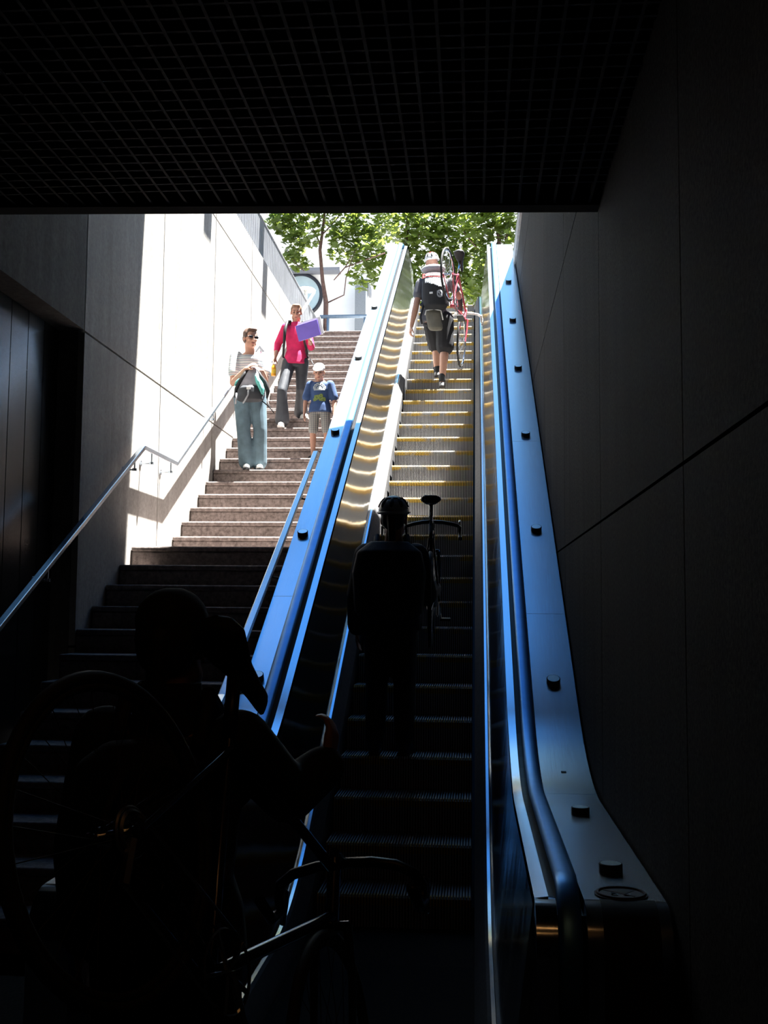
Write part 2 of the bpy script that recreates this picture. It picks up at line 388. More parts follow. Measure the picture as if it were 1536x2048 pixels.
def balustrade(side):
    mir = (lambda x: x) if side == 'right' else (lambda x: XS0+XS1-x)
    r = part('balustrade', panel_mb(mir), STEELP, esc, 40)
    part('skirt_panel', skirt_mb(mir), SKIRT, r, 30); part('ledge_trim', ledge_mb(mir), STEEL, r, 30)
    dk0, dk1 = (.338, .588) if side == 'right' else (.338, .474)
    seams = [Y_NEW] + ([5.55, 7.42, 10.1, 13.3, 16.4] if side == 'right' else [5.6, 7.6, 10.6, 13.6, 16.5]) + [19.2]
    for a, b in zip(seams[:-1], seams[1:]):
        m = MB(); sweep(m, [(mir(dk0), 0), (mir(dk1), 0), (mir(dk1), -.06), (mir(dk0), -.06)], clip(DP, a+.0015, b-.0015))
        d = part('deck_plate', m, STEEL, r, 30)
    m = MB(); sweep(m, [(mir(.186), 0), (mir(.229), .006), (mir(.229), -.05), (mir(.186), -.05)], DP)
    part('inner_trim', m, STEEL, r, 30)
    m = MB(); sweep(m, [(mir(.229), -.05), (mir(.338), -.05), (mir(.338), -.06), (mir(.229), -.06)], DP)
    part('handrail_guide', m, BLACKM, r)
    # moving rubber handrail with its return loop at the newel
    hp = clip(DP, Y_NEW+.18, 19.2)
    loop = []
    zc = hp[0][1]-.20
    for k in range(0, 9):
        a = PI*k/8; loop.append((hp[0][0]-.24*math.sin(a), zc+.225*math.cos(a)))
    hp = [(y, z+.024) for y, z in hp]
    full = list(reversed(loop))+hp
    m = MB(); rings = []
    for i, (y, z) in enumerate(full):
        p, q = full[max(i-1, 0)], full[min(i+1, len(full)-1)]; t = V((0, q[0]-p[0], q[1]-p[1])).normalized(); nn = V((0, -t.z, t.y))
        xc = mir(.294)
        rings.append([V((xc, y, z))+V((1,0,0))*(.037*math.copysign(abs(math.cos(u))**.7, math.cos(u)))+nn*(.020*math.copysign(abs(math.sin(u))**.7, math.sin(u))) for u in [2*PI*j/16 for j in range(16)]])
    m.loft(rings); part('handrail', m, RUBBER, r, 50)
    # newel end
    m = MB()
    for x0, x1 in ((.186, .25), (.338, dk1)):
        m.loft([[V((mir(x), Y_NEW-.14*math.sin(rad(a)), Z_DF-.14+.14*math.cos(rad(a)))) for x in (x0, x1)] + [V((mir(x), Y_NEW+.12, Z_DF-.14+.14*math.cos(rad(a))-.02)) for x in (x1, x0)] for a in range(0, 91, 6)])
        m.box((min(mir(x0), mir(x1)), Y_NEW-.14, FLOOR), (max(mir(x0), mir(x1)), Y_NEW+.12, Z_DF-.14))
    m.box((min(mir(.25), mir(.338)), Y_NEW+.12, FLOOR), (max(mir(.25), mir(.338)), Y_NEW+.3, Z_DF-.42))
    part('newel', m, STEELN, r, 40)
    if side == 'right':
        m = MB(); m.loft([[V((x, Y_NEW-(.14+q)*math.sin(rad(a)), Z_DF-.14+(.14+q)*math.cos(rad(a)))) for x, q in ((.385, -.004), (.385, .0025), (.553, .0025), (.553, -.004))] for a in range(0, 91, 6)])
        m.box((.385, Y_NEW-.1425, FLOOR+.1), (.553, Y_NEW-.12, Z_DF-.14)); part('newel_cover', m, RUBM, r, 40)
    if side == 'left':
        m = MB(); sweep(m, [(mir(.474), -.06), (mir(.474), -1.35), (mir(.462), -1.35), (mir(.462), -.06)], DP); part('outer_panel', m, STEELD, r, 30)
    else:
        m = MB(); sweep(m, [(.588, -.06), (.588, -1.35), (.576, -1.35), (.576, -.06)], DP); part('outer_panel', m, STEELD, r, 30)
    ys = [3.95, 5.05, 6.72, 8.50, 10.22, 11.95, 13.62, 15.35] if side == 'right' else [6.72, 8.42, 10.30, 12.3, 14.2]
    for y in ys:
        t = tangent(y); n = V((0, -t.z, t.y)); xc = mir((dk0+dk1)/2+(.0 if side == 'right' else -.005))
        m = MB(); c = V((xc, y, zdeck(y))); 
        disc = lambda h, rr: [c+n*h+V((1,0,0))*(rr*math.cos(2*PI*j/24))+t*(rr*math.sin(2*PI*j/24)) for j in range(24)]
        m.loft([disc(-.002, .040), disc(.032, .040), disc(.034, .038), disc(.034, .036)], mi=0); m.loft([disc(.030, .036), disc(.0345, .035)], mi=1)
        part('anti_slide_stud', m, [RUBM, STUD], r, 35)  # black sides stand in for dark reflections, pale cap for the glint
    return r
def panel_mb(mir):
    """skirt, ledge and leaning interior panel: one folded sheet"""
    m = MB()
    P = path(C_STEP, FLOOR, STREET, Y_NEW+.1, 19.0, 10, .6)
    D = path(C_DECK, Z_DF, Z_DT, Y_NEW+.1, 19.0, 10, .6)
    R = []
    for (y, z), (yd, zd) in zip(P, D):
        k = yd
        R.append([V((mir(.002), y, z-.35)), V((mir(.085), y, z-.35)), V((mir(.085), y, z+.13)), V((mir(.092), y, z+.14)), V((mir(.100), y, z+.16)),
                  V((mir(.186), yd, zd-.045)), V((mir(.186), yd, zd)), V((mir(.2), yd, zd-.03)), V((mir(.2), y, z-.35))])
    m.loft(R)
    return m
def skirt_mb(mir):
    m = MB(); P = path(C_STEP, FLOOR, STREET, Y_NEW+.1, 19.0, 10, .6)
    sweep(m, [(mir(.002), -.3), (mir(.002), .03), (mir(.055), .125), (mir(.086), .125), (mir(.086), -.3)], P); return m
def ledge_mb(mir):
    m = MB(); P = path(C_STEP, FLOOR, STREET, Y_NEW+.1, 19.0, 10, .6)
    sweep(m, [(mir(.070), .125), (mir(.071), .134), (mir(.088), .136), (mir(.088), .125)], P); return m
balR = balustrade('right'); balL = balustrade('left')
# round warning sticker on the flat end of the right deck
def onZ(x, y, Z): d = ray(x, y); return d*(Z/d.z)
sc = V((.46, 3.66, Z_DF)); 
m = MB(); m.cyl(sc+V((0,0,.0030)), (0,0,1), .083, .0012, 40, mi=0)
q = sc+V((0,0,.0026))
m.torus(q+V((0,0,.0018)), (0,0,1), .073, .006, 48, 6, mi=1); m.obox(q+V((0,0,.0022)), (V((.75,-.66,0)), V((.66,.75,0)), V((0,0,1))), (.07,.006,.0008), 1)
z = q+V((0,0,.0018))
m.obox(z+V((-.005,.012,0)), (V((1,0,0)),V((0,1,0)),V((0,0,1))), (.026,.012,.0006), 2); m.torus(z+V((-.022,-.02,0)), (0,0,1), .010, .002, 20, 5, mi=2); m.torus(z+V((.016,-.02,0)), (0,0,1), .010, .002, 20, 5, mi=2)
m.obox(z+V((.034,.026,0)), (V((.6,.8,0)),V((-.8,.6,0)),V((0,0,1))), (.02,.003,.0006), 2)
part('warning_sticker', m, [simple('sticker_face', (.10, .10, .105), .6), simple('sticker_red', (.03, .008, .008), .6), BLACKM], balR)
m = MB(); c = V((.455, 5.87, zdeck(5.87)+.001)); t = tangent(5.87)
m.obox(c, (V((1,.0,0)), t, V((0,-t.z,t.y))), (.013,.010,.0008)); part('black_tape_scrap', m, RUBM, balR)
# truss under the steps
m = MB()
P = [(y, z) for y, z in path(C_STEP, FLOOR, STREET, Y_NEW+.1, 19, 6, .6)]
sweep(m, [(-1.36, -.45), (.55, -.45), (.55, -.9), (-1.36, -.9)], P); part('truss', m, BLACKM, esc)
m = MB(); m.box((XS0, Y_NEW-.2, FLOOR-.02), (XS1, 5.75, FLOOR+.004)); part('comb_plate', m, COMB, esc)
m = MB(); m.box((XS0, 17.95, STREET-.05), (XS1, 19.2, STREET+.003)); part('comb_plate', m, COMB, esc)
# ribbed steps
SP = .362
def step_mesh():
    a = MB(); b = MB(); W0, W1 = XS0+.004, XS1-.004; n = 52; p = (W1-W0)/n
    a.box((W0, .018, -.215), (W1, .42, -.016), 1)
    for i in range(n):
        x = W0+p*(i+.22); w = p*.50
        a.box((x, 0, -.205), (x+w, .016, -.052), 0)
        a.box((x, .045, -.014), (x+w, .415, 0), 0)
        b.prism([(x, -.001, -.052), (x, -.001, -.012), (x, .010, .0005), (x, .045, .0005), (x, .045, -.014), (x, .016, -.014), (x, .016, -.052)], (w, 0, 0))
    return a.mesh(), b.mesh()
ma, mb_ = step_mesh()
s0 = finish(ma, 'step', [CLEAT, GROOVE], esc); e0 = finish(mb_, 'yellow_edge', [YEL], s0)
first = True
zc_prev = None
for k in range(-23, 12):
    y = 14.02+SP*k; zn = C_STEP+T30*y
    zlow = FLOOR+.0; 
    if zn < FLOOR-.05: continue
    zn = min(zn, STREET)
    if y > 17.95: continue
    if first: s, e = s0, e0; first = False
    else:
        s = s0.copy(); e = e0.copy(); COL.objects.link(s); COL.objects.link(e); s.parent = esc; e.parent = s
    s.location = V((0, y, zn))-OFF[esc]; e.location = (0, 0, 0)

# ------------------------------------------------------------------ stair handrails
def bar(mb, pts, w, h):
    """flat bar following points (x, y, z)"""
    R = []
    for i, p in enumerate(pts):
        R.append([V(p)+V((dx, 0, dz)) for dx, dz in ((-w/2,-h/2),(w/2,-h/2),(w/2,h/2),(-w/2,h/2))])
    mb.loft(R)
hr = thing('handrail', 'flat steel handrail on brackets along the sunlit left wall, kinked at each landing', 'handrail', (XW_L, 6, 0))
HX = XW_L+.105; HZ = .875
sl = RISE/RUN
pts = [(HX, 5.0, ZL+HZ-(9.68-5.0)*sl), (HX, 9.68, ZL+HZ), (HX, 10.78, ZL+HZ), (HX, 14.80, ZL+HZ+4.02*sl), (HX, 15.75, ZL+HZ+4.02*sl), (HX, 20.0, ZL+HZ+4.02*sl+4.25*sl)]
m = MB(); bar(m, pts, .046, .042); part('rail', m, RAILB, hr, bevel=.006)
def zrail(y):
    for p, q in zip(pts[:-1], pts[1:]):
        if p[1] <= y <= q[1]: return p[2]+(q[2]-p[2])*(y-p[1])/(q[1]-p[1])
for y in (5.9, 7.55, 9.45, 9.95, 10.6, 12.3, 13.9, 15.0, 15.6, 17.5):
    z = zrail(y)-.02; m = MB()
    m.cyl((XW_L-.002, y, z-.085), (1,0,0), .028, .012); m.tube([(XW_L+.005, y, z-.085), (HX-.02, y, z-.085), (HX, y, z-.075), (HX, y, z)], .0075, 8); m.cyl((HX, y, z-.095), (0,0,1), .02, .022, 16)
    part('bracket', m, RAILB, hr, 40)
hr2 = thing('handrail', 'narrow pale blue steel handrail beside the outer edge of the left escalator deck', 'handrail', (-1.43, 6, 0))
HX2 = -1.435
pts2 = [(HX2, 6.2, ZL+.80-(9.95-6.35)*sl), (HX2, 6.35, ZL+.86-(9.95-6.35)*sl), (HX2, 9.95, ZL+.86), (HX2, 10.9, ZL+.86), (HX2, 14.8, ZL+.86+3.9*sl), (HX2, 15.7, ZL+.86+3.9*sl)]
m = MB(); bar(m, pts2, .046, .042); part('rail', m, RAILB, hr2, bevel=.006)
for y in (6.6, 7.9, 9.2, 10.3):
    p_ = [q for q in zip(pts2[:-1], pts2[1:]) if q[0][1] <= y <= q[1][1]][0]; z = p_[0][2]+(p_[1][2]-p_[0][2])*(y-p_[0][1])/(p_[1][1]-p_[0][1])-.02
    m = MB(); m.tube([(HX2, y, z), (HX2, y, z-.07), (HX2+.09, y, z-.085)], .008, 8); part('bracket', m, BLACKM, hr2, 40)
# ------------------------------------------------------------------ people
ZUP = V((0,0,1)); XA = V((1,0,0)); YA_ = V((0,1,0))
SKIN = simple('skin', (.50, .27, .19), .55, 0, .06, 20)
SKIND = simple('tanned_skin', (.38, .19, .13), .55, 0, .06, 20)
EYE = simple('eye_dark', (.03, .02, .02), .3); LIP = simple('lips', (.36, .12, .11), .5)
def skel(foot, H, F):
    """upright joints for a person standing at foot, facing F"""
    F = V(F).normalized(); R = F.cross(ZUP).normalized(); s = H/1.75; f = V(foot)
    J = dict(F=F, R=R, s=s, H=H)
    J['pelvis'] = f+ZUP*.93*s; J['waist'] = f+ZUP*1.08*s; J['chest'] = f+ZUP*1.28*s; J['neck'] = f+ZUP*1.47*s; J['head'] = f+ZUP*1.625*s+F*.02*s
    J['HF'] = F; J['HU'] = V((0,0,1))
    for sd, k in (('r', 1), ('l', -1)):
        J['sh_'+sd] = f+R*(.18*k*s)+ZUP*1.41*s; J['el_'+sd] = f+R*(.235*k*s)+ZUP*1.13*s; J['wr_'+sd] = f+R*(.25*k*s)+F*.06*s+ZUP*.88*s
        J['hip_'+sd] = f+R*(.09*k*s)+ZUP*.91*s; J['kn_'+sd] = f+R*(.10*k*s)+F*.02*s+ZUP*.50*s; J['an_'+sd] = f+R*(.105*k*s)-F*.03*s+ZUP*.085*s
        J['toe_'+sd] = f+R*(.125*k*s)+F*.15*s+ZUP*.03*s
        J['hd_'+sd] = None; J['pn_'+sd] = -R*k
    return J
def ring(c, ax, ay, rx, ry, n=18): return [c+ax*(rx*math.cos(2*PI*j/n))+ay*(ry*math.sin(2*PI*j/n)) for j in range(n)]
def torso(m, J, pad=0., lo=0., hi=1.):
    s = J['s']; R = (J['sh_r']-J['sh_l']).normalized(); F = J['F']; wx = J.get('wx', 1)
    P, W, C, Nk = J['pelvis'], J['waist'], J['chest'], J['neck']
    st = [(P-ZUP*.07*s, .10, .08), (P, .158, .108), (P.lerp(W, .5), .152, .104), (W, .138, .094), (W.lerp(C, .5), .148, .104), (C, .162, .114), (C.lerp(Nk, .5), .158, .105), (C.lerp(Nk, .74), .125, .08), (Nk, .062, .058)]
    st = [q for i, q in enumerate(st) if lo <= i/8 <= hi]
    m.loft([ring(c, R, F, rx*s*wx+pad, ry*s+pad) for c, rx, ry in st])
def fingers(m, wr, d, pn, k, s, curl):
    """palm, four bent fingers and a thumb; d: hand direction, pn: palm normal, k: side of the thumb"""
    d = V(d).normalized(); pn = (V(pn)-d*V(pn).dot(d)).normalized(); w = d.cross(pn).normalized()*k
    for q in (-.028, -.010, .010, .028): m.cap(wr+d*.012*s+w*q*.6*s, .016*s, wr+d*.085*s+w*q*s, .0125*s, 8)
    for q, L in ((.032, .070), (.011, .080), (-.011, .074), (-.031, .058)):
        p = wr+d*.088*s+w*q*s; dd = d.copy()
        for seg in range(3):
            a = curl*(.5+.55*seg); dd = (d*math.cos(a)+pn*math.sin(a)).normalized(); p2 = p+dd*(L*(.44, .32, .24)[seg])*s
            m.cap(p, (.0095-.001*seg)*s, p2, (.009-.001*seg)*s, 8); p = p2
    p = wr+d*.03*s+w*.026*s; p2 = p+(d*.62+w*.72+pn*.3).normalized()*.042*s; p3 = p2+(d*.85+w*.2+pn*.45).normalized()*.032*s
    m.cap(p, .0135*s, p2, .011*s, 8); m.cap(p2, .011*s, p3, .0088*s, 8)
def head(m, J):
    s = J['s']*J.get('hs', 1); C = J['head']; F = J['HF'].normalized(); U = (J['HU']-F*J['HU'].dot(F)).normalized(); R = F.cross(U)
    P = lambda x, y, z: C+R*x*s+F*y*s+U*z*s
    ax = (R, F, U)
    m.ell(P(0, -.012, .035), (.073*s, .092*s, .080*s), ax, 18, 12); m.ell(P(0, .022, -.045), (.056*s, .062*s, .072*s), ax, 16, 10)
    m.ell(P(0, .055, -.098), (.026*s, .024*s, .020*s), ax); m.cap(P(-.03, .070, .028), .014*s, P(.03, .070, .028), .014*s, 8)
    m.cap(P(0, .082, .012), .0075*s, P(0, .100, -.030), .0125*s, 8); m.ell(P(0, .086, -.034), (.019*s, .012*s, .009*s), ax)
    m.cap(P(-.018, .072, -.066), .0085*s, P(.018, .072, -.066), .0085*s, 8)
    for k in (1, -1):
        m.ell(P(.040*k, .055, -.020), (.022*s, .020*s, .018*s), ax); m.ell(P(.076*k, -.005, -.012), (.010*s, .020*s, .032*s), ax); m.ell(P(.043*k, .022, -.072), (.022*s, .04*s, .03*s), ax)
    m.cap(J['neck']-ZUP*.03*s, .060*s, P(0, -.02, -.075), .052*s)
    J['hP'] = P; J['hax'] = ax; J['hss'] = s
def limbs(m, J, curl=(.5, .5)):
    s = J['s']
    for i, sd in enumerate('rl'):
        m.cap(J['sh_'+sd], .054*s, J['el_'+sd], .041*s); m.cap(J['el_'+sd], .041*s, J['el_'+sd].lerp(J['wr_'+sd], .35), .042*s); m.cap(J['el_'+sd].lerp(J['wr_'+sd], .3), .042*s, J['wr_'+sd], .026*s)
        m.cap(J['sh_'+sd].lerp(J['chest'], .5), .07*s, J['sh_'+sd], .056*s)
        d = J['hd_'+sd] or (J['wr_'+sd]-J['el_'+sd]).normalized()
        fingers(m, J['wr_'+sd], d, J['pn_'+sd], -1 if sd == 'r' else 1, s*1.02, curl[i])
        m.cap(J['hip_'+sd], .088*s, J['kn_'+sd], .058*s); m.cap(J['kn_'+sd], .055*s, J['kn_'+sd].lerp(J['an_'+sd], .3)-J['F']*.014*s, .058*s); m.cap(J['kn_'+sd].lerp(J['an_'+sd], .3)-J['F']*.014*s, .057*s, J['an_'+sd], .037*s)
        t = J['toe_'+sd]; a = J['an_'+sd]; h = a-(t-a).normalized()*.03*s; h.z = t.z
        m.cap(a, .036*s, V((h.x, h.y, t.z+.01*s)), .032*s); m.cap(h+ZUP*.012*s, .034*s, t, .030*s)
def body(root, J, mat, vox=.009, curl=(.5, .5)):
    m = MB(); torso(m, J); limbs(m, J, curl); head(m, J)
    return blob('body', m, mat, root, vox, 3)
def face(root, J, eyes=True, lips=True):
    P, ax, s = J['hP'], J['hax'], J['hss']
    if eyes:
        for k in (1, -1):
            m = MB(); m.ell(P(.031*k, .080, .002), (.013*s, .007*s, .0075*s), ax); part('eye', m, EYE, root, True)
            m = MB(); m.cap(P(.016*k, .087, .026), .0045*s, P(.046*k, .074, .027), .0035*s, 8); part('eyebrow', m, J.get('browm', EYE), root, True)
    if lips: m = MB(); m.ell(P(0, .080, -.067), (.021*s, .006*s, .0075*s), ax); part('lips', m, LIP, root, True)
def shirt(root, J, mat, sleeve=.45, pad=.014, name='shirt', hem=-.02, vox=.010, wrist=None):
    s = J['s']; m = MB(); torso(m, J, pad, .1, .95)
    R = (J['sh_r']-J['sh_l']).normalized(); wx = J.get('wx', 1); m.loft([ring(J['pelvis']+ZUP*hem*s, R, J['F'], .172*s*wx+pad+.010, .125*s+pad+.010), ring(J['pelvis'].lerp(J['waist'], .5), R, J['F'], .160*s*wx+pad+.006, .112*s+pad+.006), ring(J['pelvis'].lerp(J['waist'], .9), R, J['F'], .145*s*wx+pad, .10*s+pad)])
    for sd in 'rl':
        a, b = J['sh_'+sd], J['el_'+sd]
        m.cap(a.lerp(J['chest'], .5), .075*s+pad*.5, a, .060*s+pad*.7)
        if sleeve <= 1: m.cap(a, .058*s+pad, a.lerp(b, sleeve), .053*s+pad*1.2)
        else:
            m.cap(a, .058*s+pad*.8, b, .046*s+pad*.9); m.cap(b, .046*s+pad*.9, b.lerp(J['wr_'+sd], sleeve-1), .034*s+pad*.9)
    return blob(name, m, mat, root, vox, 3)
def trousers(root, J, mat, length=1., pad=.014, flare=0., name='trousers', vox=.010, top=.6):
    s = J['s']; m = MB(); R = (J['hip_r']-J['hip_l']).normalized()
    wx = J.get('wx', 1); P = J['pelvis']; m.loft([ring(P-ZUP*.08*s, R, J['F'], .13*s*wx, .10*s), ring(P-ZUP*.01*s, R, J['F'], .160*s*wx+pad*.5, .110*s+pad*.5), ring(P.lerp(J['waist'], top), R, J['F'], .142*s*wx+pad*.3, .096*s+pad*.3)])
    for sd in 'rl':
        h, k, a = J['hip_'+sd], J['kn_'+sd], J['an_'+sd]
        m.cap(h, .090*s+pad, k, .062*s+pad) if length > .5 else m.cap(h, .092*s+pad, h.lerp(k, length*2), .078*s+pad*1.6)
        if length > .5:
            e = k.lerp(a, (length-.5)*2); m.cap(k, .061*s+pad, k.lerp(e, .4), .06*s+pad+flare*.2); m.cap(k.lerp(e, .4), .06*s+pad+flare*.2, e, .046*s+pad+flare)
    return blob(name, m, mat, root, vox, 3)
def shoes(root, J, mat, sole=None, name='shoe'):
    s = J['s']
    for sd in 'rl':
        t, a = J['toe_'+sd], J['an_'+sd]; d = V((t.x-a.x, t.y-a.y, 0)).normalized(); h = V((a.x, a.y, t.z))-d*.035*s
        m = MB(); m.cap(h+ZUP*.02*s, .042*s, h.lerp(t, .55)+ZUP*.018*s, .044*s); m.cap(h.lerp(t, .5)+ZUP*.012*s, .044*s, t+d*.01*s, .036*s); m.cap(h+ZUP*.02*s, .042*s, V((a.x, a.y, t.z+.065*s)), .041*s)
        o = blob(name, m, mat, root, .008, 2)
        if sole:
            m = MB(); side = d.cross(ZUP); q = [(-.045, .034), (.06, .040), (.17, .046), (.235, .036), (.26, .0), (.235, -.036), (.17, -.046), (.06, -.040), (-.045, -.034)]
            m.prism([h+d*x*s+side*y*s+ZUP*(-.031*s) for x, y in q], ZUP*.02*s); part('sole', m, sole, o)
def cap_of_hair(root, J, mat, long=0., name='hair', lift=0., bun=False):
    P, ax, s = J['hP'], J['hax'], J['hss']; m = MB()
    m.ell(P(0, -.022, .050+lift), (.079*s, .092*s, .076*s), ax, 18, 12); m.ell(P(0, -.050, .0), (.074*s, .060*s, .075*s), ax, 16, 10)
    for k in (1, -1): m.ell(P(.066*k, -.008, .034), (.014*s, .046*s, .048*s), ax)
    m.ell(P(0, .045, .098), (.058*s, .045*s, .024*s), ax)
    if bun: m.ell(P(0, -.115, .03), (.035*s, .035*s, .04*s), ax)
    if long: m.cap(P(0, -.10, .02), .03*s, P(0, -.12, -.16), .02*s)
    return blob(name, m, mat, root, .008, 3)
def onto(target, pts, d, lift=.003):
    """drop points along d onto a garment so that a print lies on it"""
    off = OFF[target]; bv = BVHTree.FromPolygons([v.co+off for v in target.data.vertices], [p.vertices[:] for p in target.data.polygons]); out = []
    for p in pts:
        h = bv.ray_cast(p-d*.4, d, .8); out.append((h[0] if h[0] is not None else p)-d*lift)
    return out
def decal(name, target, mat, shape, o, ex, ey, d, parent, lift=.003, n=14):
    """shape(u, v) -> bool on a fine grid; cells inside become a thin printed patch"""
    m = MB(); 
    for i in range(n):
        for j in range(n):
            u, w = (i+.5)/n*2-1, (j+.5)/n*2-1
            if shape(u, w):
                q = [o+ex*(a/n*2-1)+ey*(b/n*2-1) for a, b in ((i,j),(i+1,j),(i+1,j+1),(i,j+1))]
                q = onto(target, q, d, lift); m.add(q+[p+d*.004 for p in q], [(0,1,2,3),(7,6,5,4),(0,4,5,1),(1,5,6,2),(2,6,7,3),(3,7,4,0)])
    return part(name, m, mat, parent, True)

# ---- man in the striped polo
DENIM = simple('faded_denim', (.115, .18, .22), .85, 0, .25, 9, .2)
POLO = banded('striped_polo', [(.55, .56, .56), (.03, .05, .16), (.62, .62, .60), (.22, .46, .52), (.60, .60, .58)], 5.5, 'Z')
BROWNH = simple('brown_hair', (.085, .045, .03), .6, 0, .3, 60, .3)
WHITES = simple('white_trainer', (.72, .72, .70), .6); DARKS = simple('dark_trainer', (.02, .02, .022), .6)
zt = ZA+RISE*5
mn = thing('person', 'man in sunglasses, striped polo and jeans holding a backpack on the stairs', 'person', (-2.66, 12.95, zt))
J = skel((-2.66, 12.95, zt), 1.70, (.22, -1, 0))
J['HF'] = V((.62, -.78, -.10)); J['HU'] = V((.02, -.02, 1)); J['hs'] = 1.04; J['browm'] = BROWNH
J['head'] += V((.0, -.05, .005)); J['neck'] += V((0, -.02, 0))
J['el_r'] = at(466, 766, 12.80); J['wr_r'] = at(492, 738, 12.62); J['hd_r'] = V((.75, -.25, .45)); J['pn_r'] = V((.2, .6, -.7))
J['el_l'] = at(530, 762, 12.92); J['wr_l'] = at(524, 742, 12.70); J['hd_l'] = V((-.7, -.45, .35)); J['pn_l'] = V((-.2, .5, -.8))
J['an_r'] = V((-2.68, 12.93, zt+.085)); J['toe_r'] = V((-2.655, 12.79, zt+.03)); J['an_l'] = V((-2.545, 12.99, zt+.085)); J['toe_l'] = V((-2.50, 12.83, zt+.03))
J['kn_l'] = J['hip_l'].lerp(J['an_l'], .5)+V((.03, -.03, 0)); J['kn_r'] = J['hip_r'].lerp(J['an_r'], .5)+V((-.01, -.02, 0))
body(mn, J, SKIN, .008, (.9, .9)); face(mn, J, False)
shirt(mn, J, POLO, .62, .018); trousers(mn, J, DENIM, .97, .022, .028, 'jeans'); cap_of_hair(mn, J, BROWNH)
shoes(mn, J, WHITES, DARKS)
P, ax, s = J['hP'], J['hax'], J['hss']
g = MB()
for k in (1, -1):
    g.ell(P(.034*k, .088, .004), (.028*s, .009*s, .018*s), ax); g.tube([P(.060*k, .082, .010), P(.082*k, .03, .008), P(.084*k, -.02, .0)], .004*s, 6)
g.tube([P(-.012, .096, .008), P(.012, .096, .008)], .004*s, 6)
part('sunglasses', g, simple('dark_lens', (.012, .012, .014), .12, 0, .05, 5), mn, True)
# the backpack he holds up in front
GREYN = simple('light_grey_nylon', (.34, .33, .37), .7, 0, .12, 12, .2); DGREY = simple('charcoal_nylon', (.035, .04, .048), .7, 0, .2, 12, .2)
TURQ = simple('turquoise_mesh', (.13, .50, .46), .7, 0, .2, 60); WEB = simple('grey_webbing', (.33, .35, .38), .8); BLKN = simple('black_nylon', (.012, .013, .016), .7, 0, .2, 12, .2)
bp = thing('backpack', 'grey, charcoal and turquoise backpack held in front of the man in jeans', 'backpack', (-2.56, 12.66, zt+.8))
bc = at(500, 772, 12.66); bs = .0058
def bpP(px, py, dy=0.): return at(px, py, 12.66+dy)
m = MB(); m.loft([ring(bpP(x, y), XA, YA_, w*bs, d) for x, y, w, d in ((500,798,24,.05),(499,792,28,.085),(500,778,28,.10),(502,762,24,.10),(505,748,18,.08),(507,738,10,.05),(507,734,4,.03))]); blob('main_compartment', m, GREYN, bp, .009, 3)
m = MB(); m.loft([ring(bpP(x, y, -.06), XA, YA_, w*bs, d) for x, y, w, d in ((500,804,20,.03),(500,800,27,.065),(499,788,27,.085),(499,776,22,.08),(499,771,16,.05))]); blob('front_pocket', m, DGREY, bp, .009, 3)
m = MB(); m.loft([ring(bpP(x, y, -.05), XA, YA_, w*bs, d) for x, y, w, d in ((525,790,2,.05),(523,778,6,.075),(518,764,7,.08),(513,752,3,.06))]); blob('side_mesh', m, TURQ, bp, .009, 3)
m = MB(); m.loft([ring(bpP(x, y, -.05), XA, YA_, w*bs, d) for x, y, w, d in ((470,772,2,.03),(475,764,4,.05),(480,758,3,.04))]); blob('side_mesh', m, TURQ, bp, .009, 3)
m = MB(); m.tube([bpP(497, 738, -.03), bpP(488, 750, -.07), bpP(480, 762, -.08), bpP(472, 778, -.07), bpP(470, 795, -.03)], [.022,.022,.022,.018,.014], 8); part('compression_strap', m, BLKN, bp, True)
m = MB(); m.tube([bpP(508, 734), bpP(515, 742, -.03), bpP(521, 752, -.03), bpP(530, 764, -.02), bpP(536, 782, 0), bpP(534, 796, 0)], [.012,.018,.022,.026,.026,.012], 8); part('shoulder_strap', m, BLKN, bp, True)
m = MB(); m.tube([bpP(534, 796), bpP(536, 806), bpP(540, 815)], .008, 6); part('strap_tail', m, WEB, bp, True)
m = MB(); m.tube([bpP(524, 802), bpP(534, 810), bpP(542, 818), bpP(548, 826)], .007, 6); part('strap_tail', m, BLKN, bp, True)
m = MB(); m.tube([bpP(497, 778, -.14), bpP(496, 790, -.15), bpP(489, 802, -.12), bpP(486, 806, -.1)], .010, 6); part('strap_tail', m, WEB, bp, True)
m = MB(); m.tube([bpP(473, 786, -.12), bpP(472, 798, -.12), bpP(471, 808, -.1)], .010, 6); part('strap_tail', m, WEB, bp, True)
m = MB(); m.obox(bpP(497, 776, -.15), (XA, YA_, ZUP), (.022, .008, .014)); part('buckle', m, WHITEP, bp, bevel=.003)

# ---- woman in the pink top
PINK = simple('raspberry_fleece', (.62, .018, .11), .85, 0, .15, 14, .2); TIGHT = simple('charcoal_leggings', (.040, .046, .056), .6, 0, .2, 10, .2)
z9 = ZA+RISE*9; z10 = ZA+RISE*10
wm = thing('person', 'woman in raspberry top and flared charcoal trousers coming down the stairs', 'person', (-2.36, 14.3, z9))
J = skel((-2.345, 14.32, z9+.04), 1.64, (.10, -1, 0)); J['browm'] = BROWNH; J['wx'] = .86; J['sh_r'] += V((.035,0,0)); J['sh_l'] -= V((.035,0,0))
J['HF'] = V((.12, -.95, -.28)); J['hs'] = .98
J['an_r'] = V((at(565,848,14.22).x, 14.20, z9+.09)); J['toe_r'] = V((at(562,852,14.1).x, 14.06, z9+.03)); J['kn_r'] = at(564, 782, 14.10)
J['an_l'] = V((at(602,836,14.6).x, 14.60, z10+.09)); J['toe_l'] = V((at(612,836,14.5).x, 14.46, z10+.03)); J['kn_l'] = at(602, 778, 14.34)
J['el_r'] = at(556, 688, 14.38); J['wr_r'] = at(551, 712, 14.26); J['hd_r'] = V((-.25, -.3, -1)); J['pn_r'] = V((1, -.2, 0))
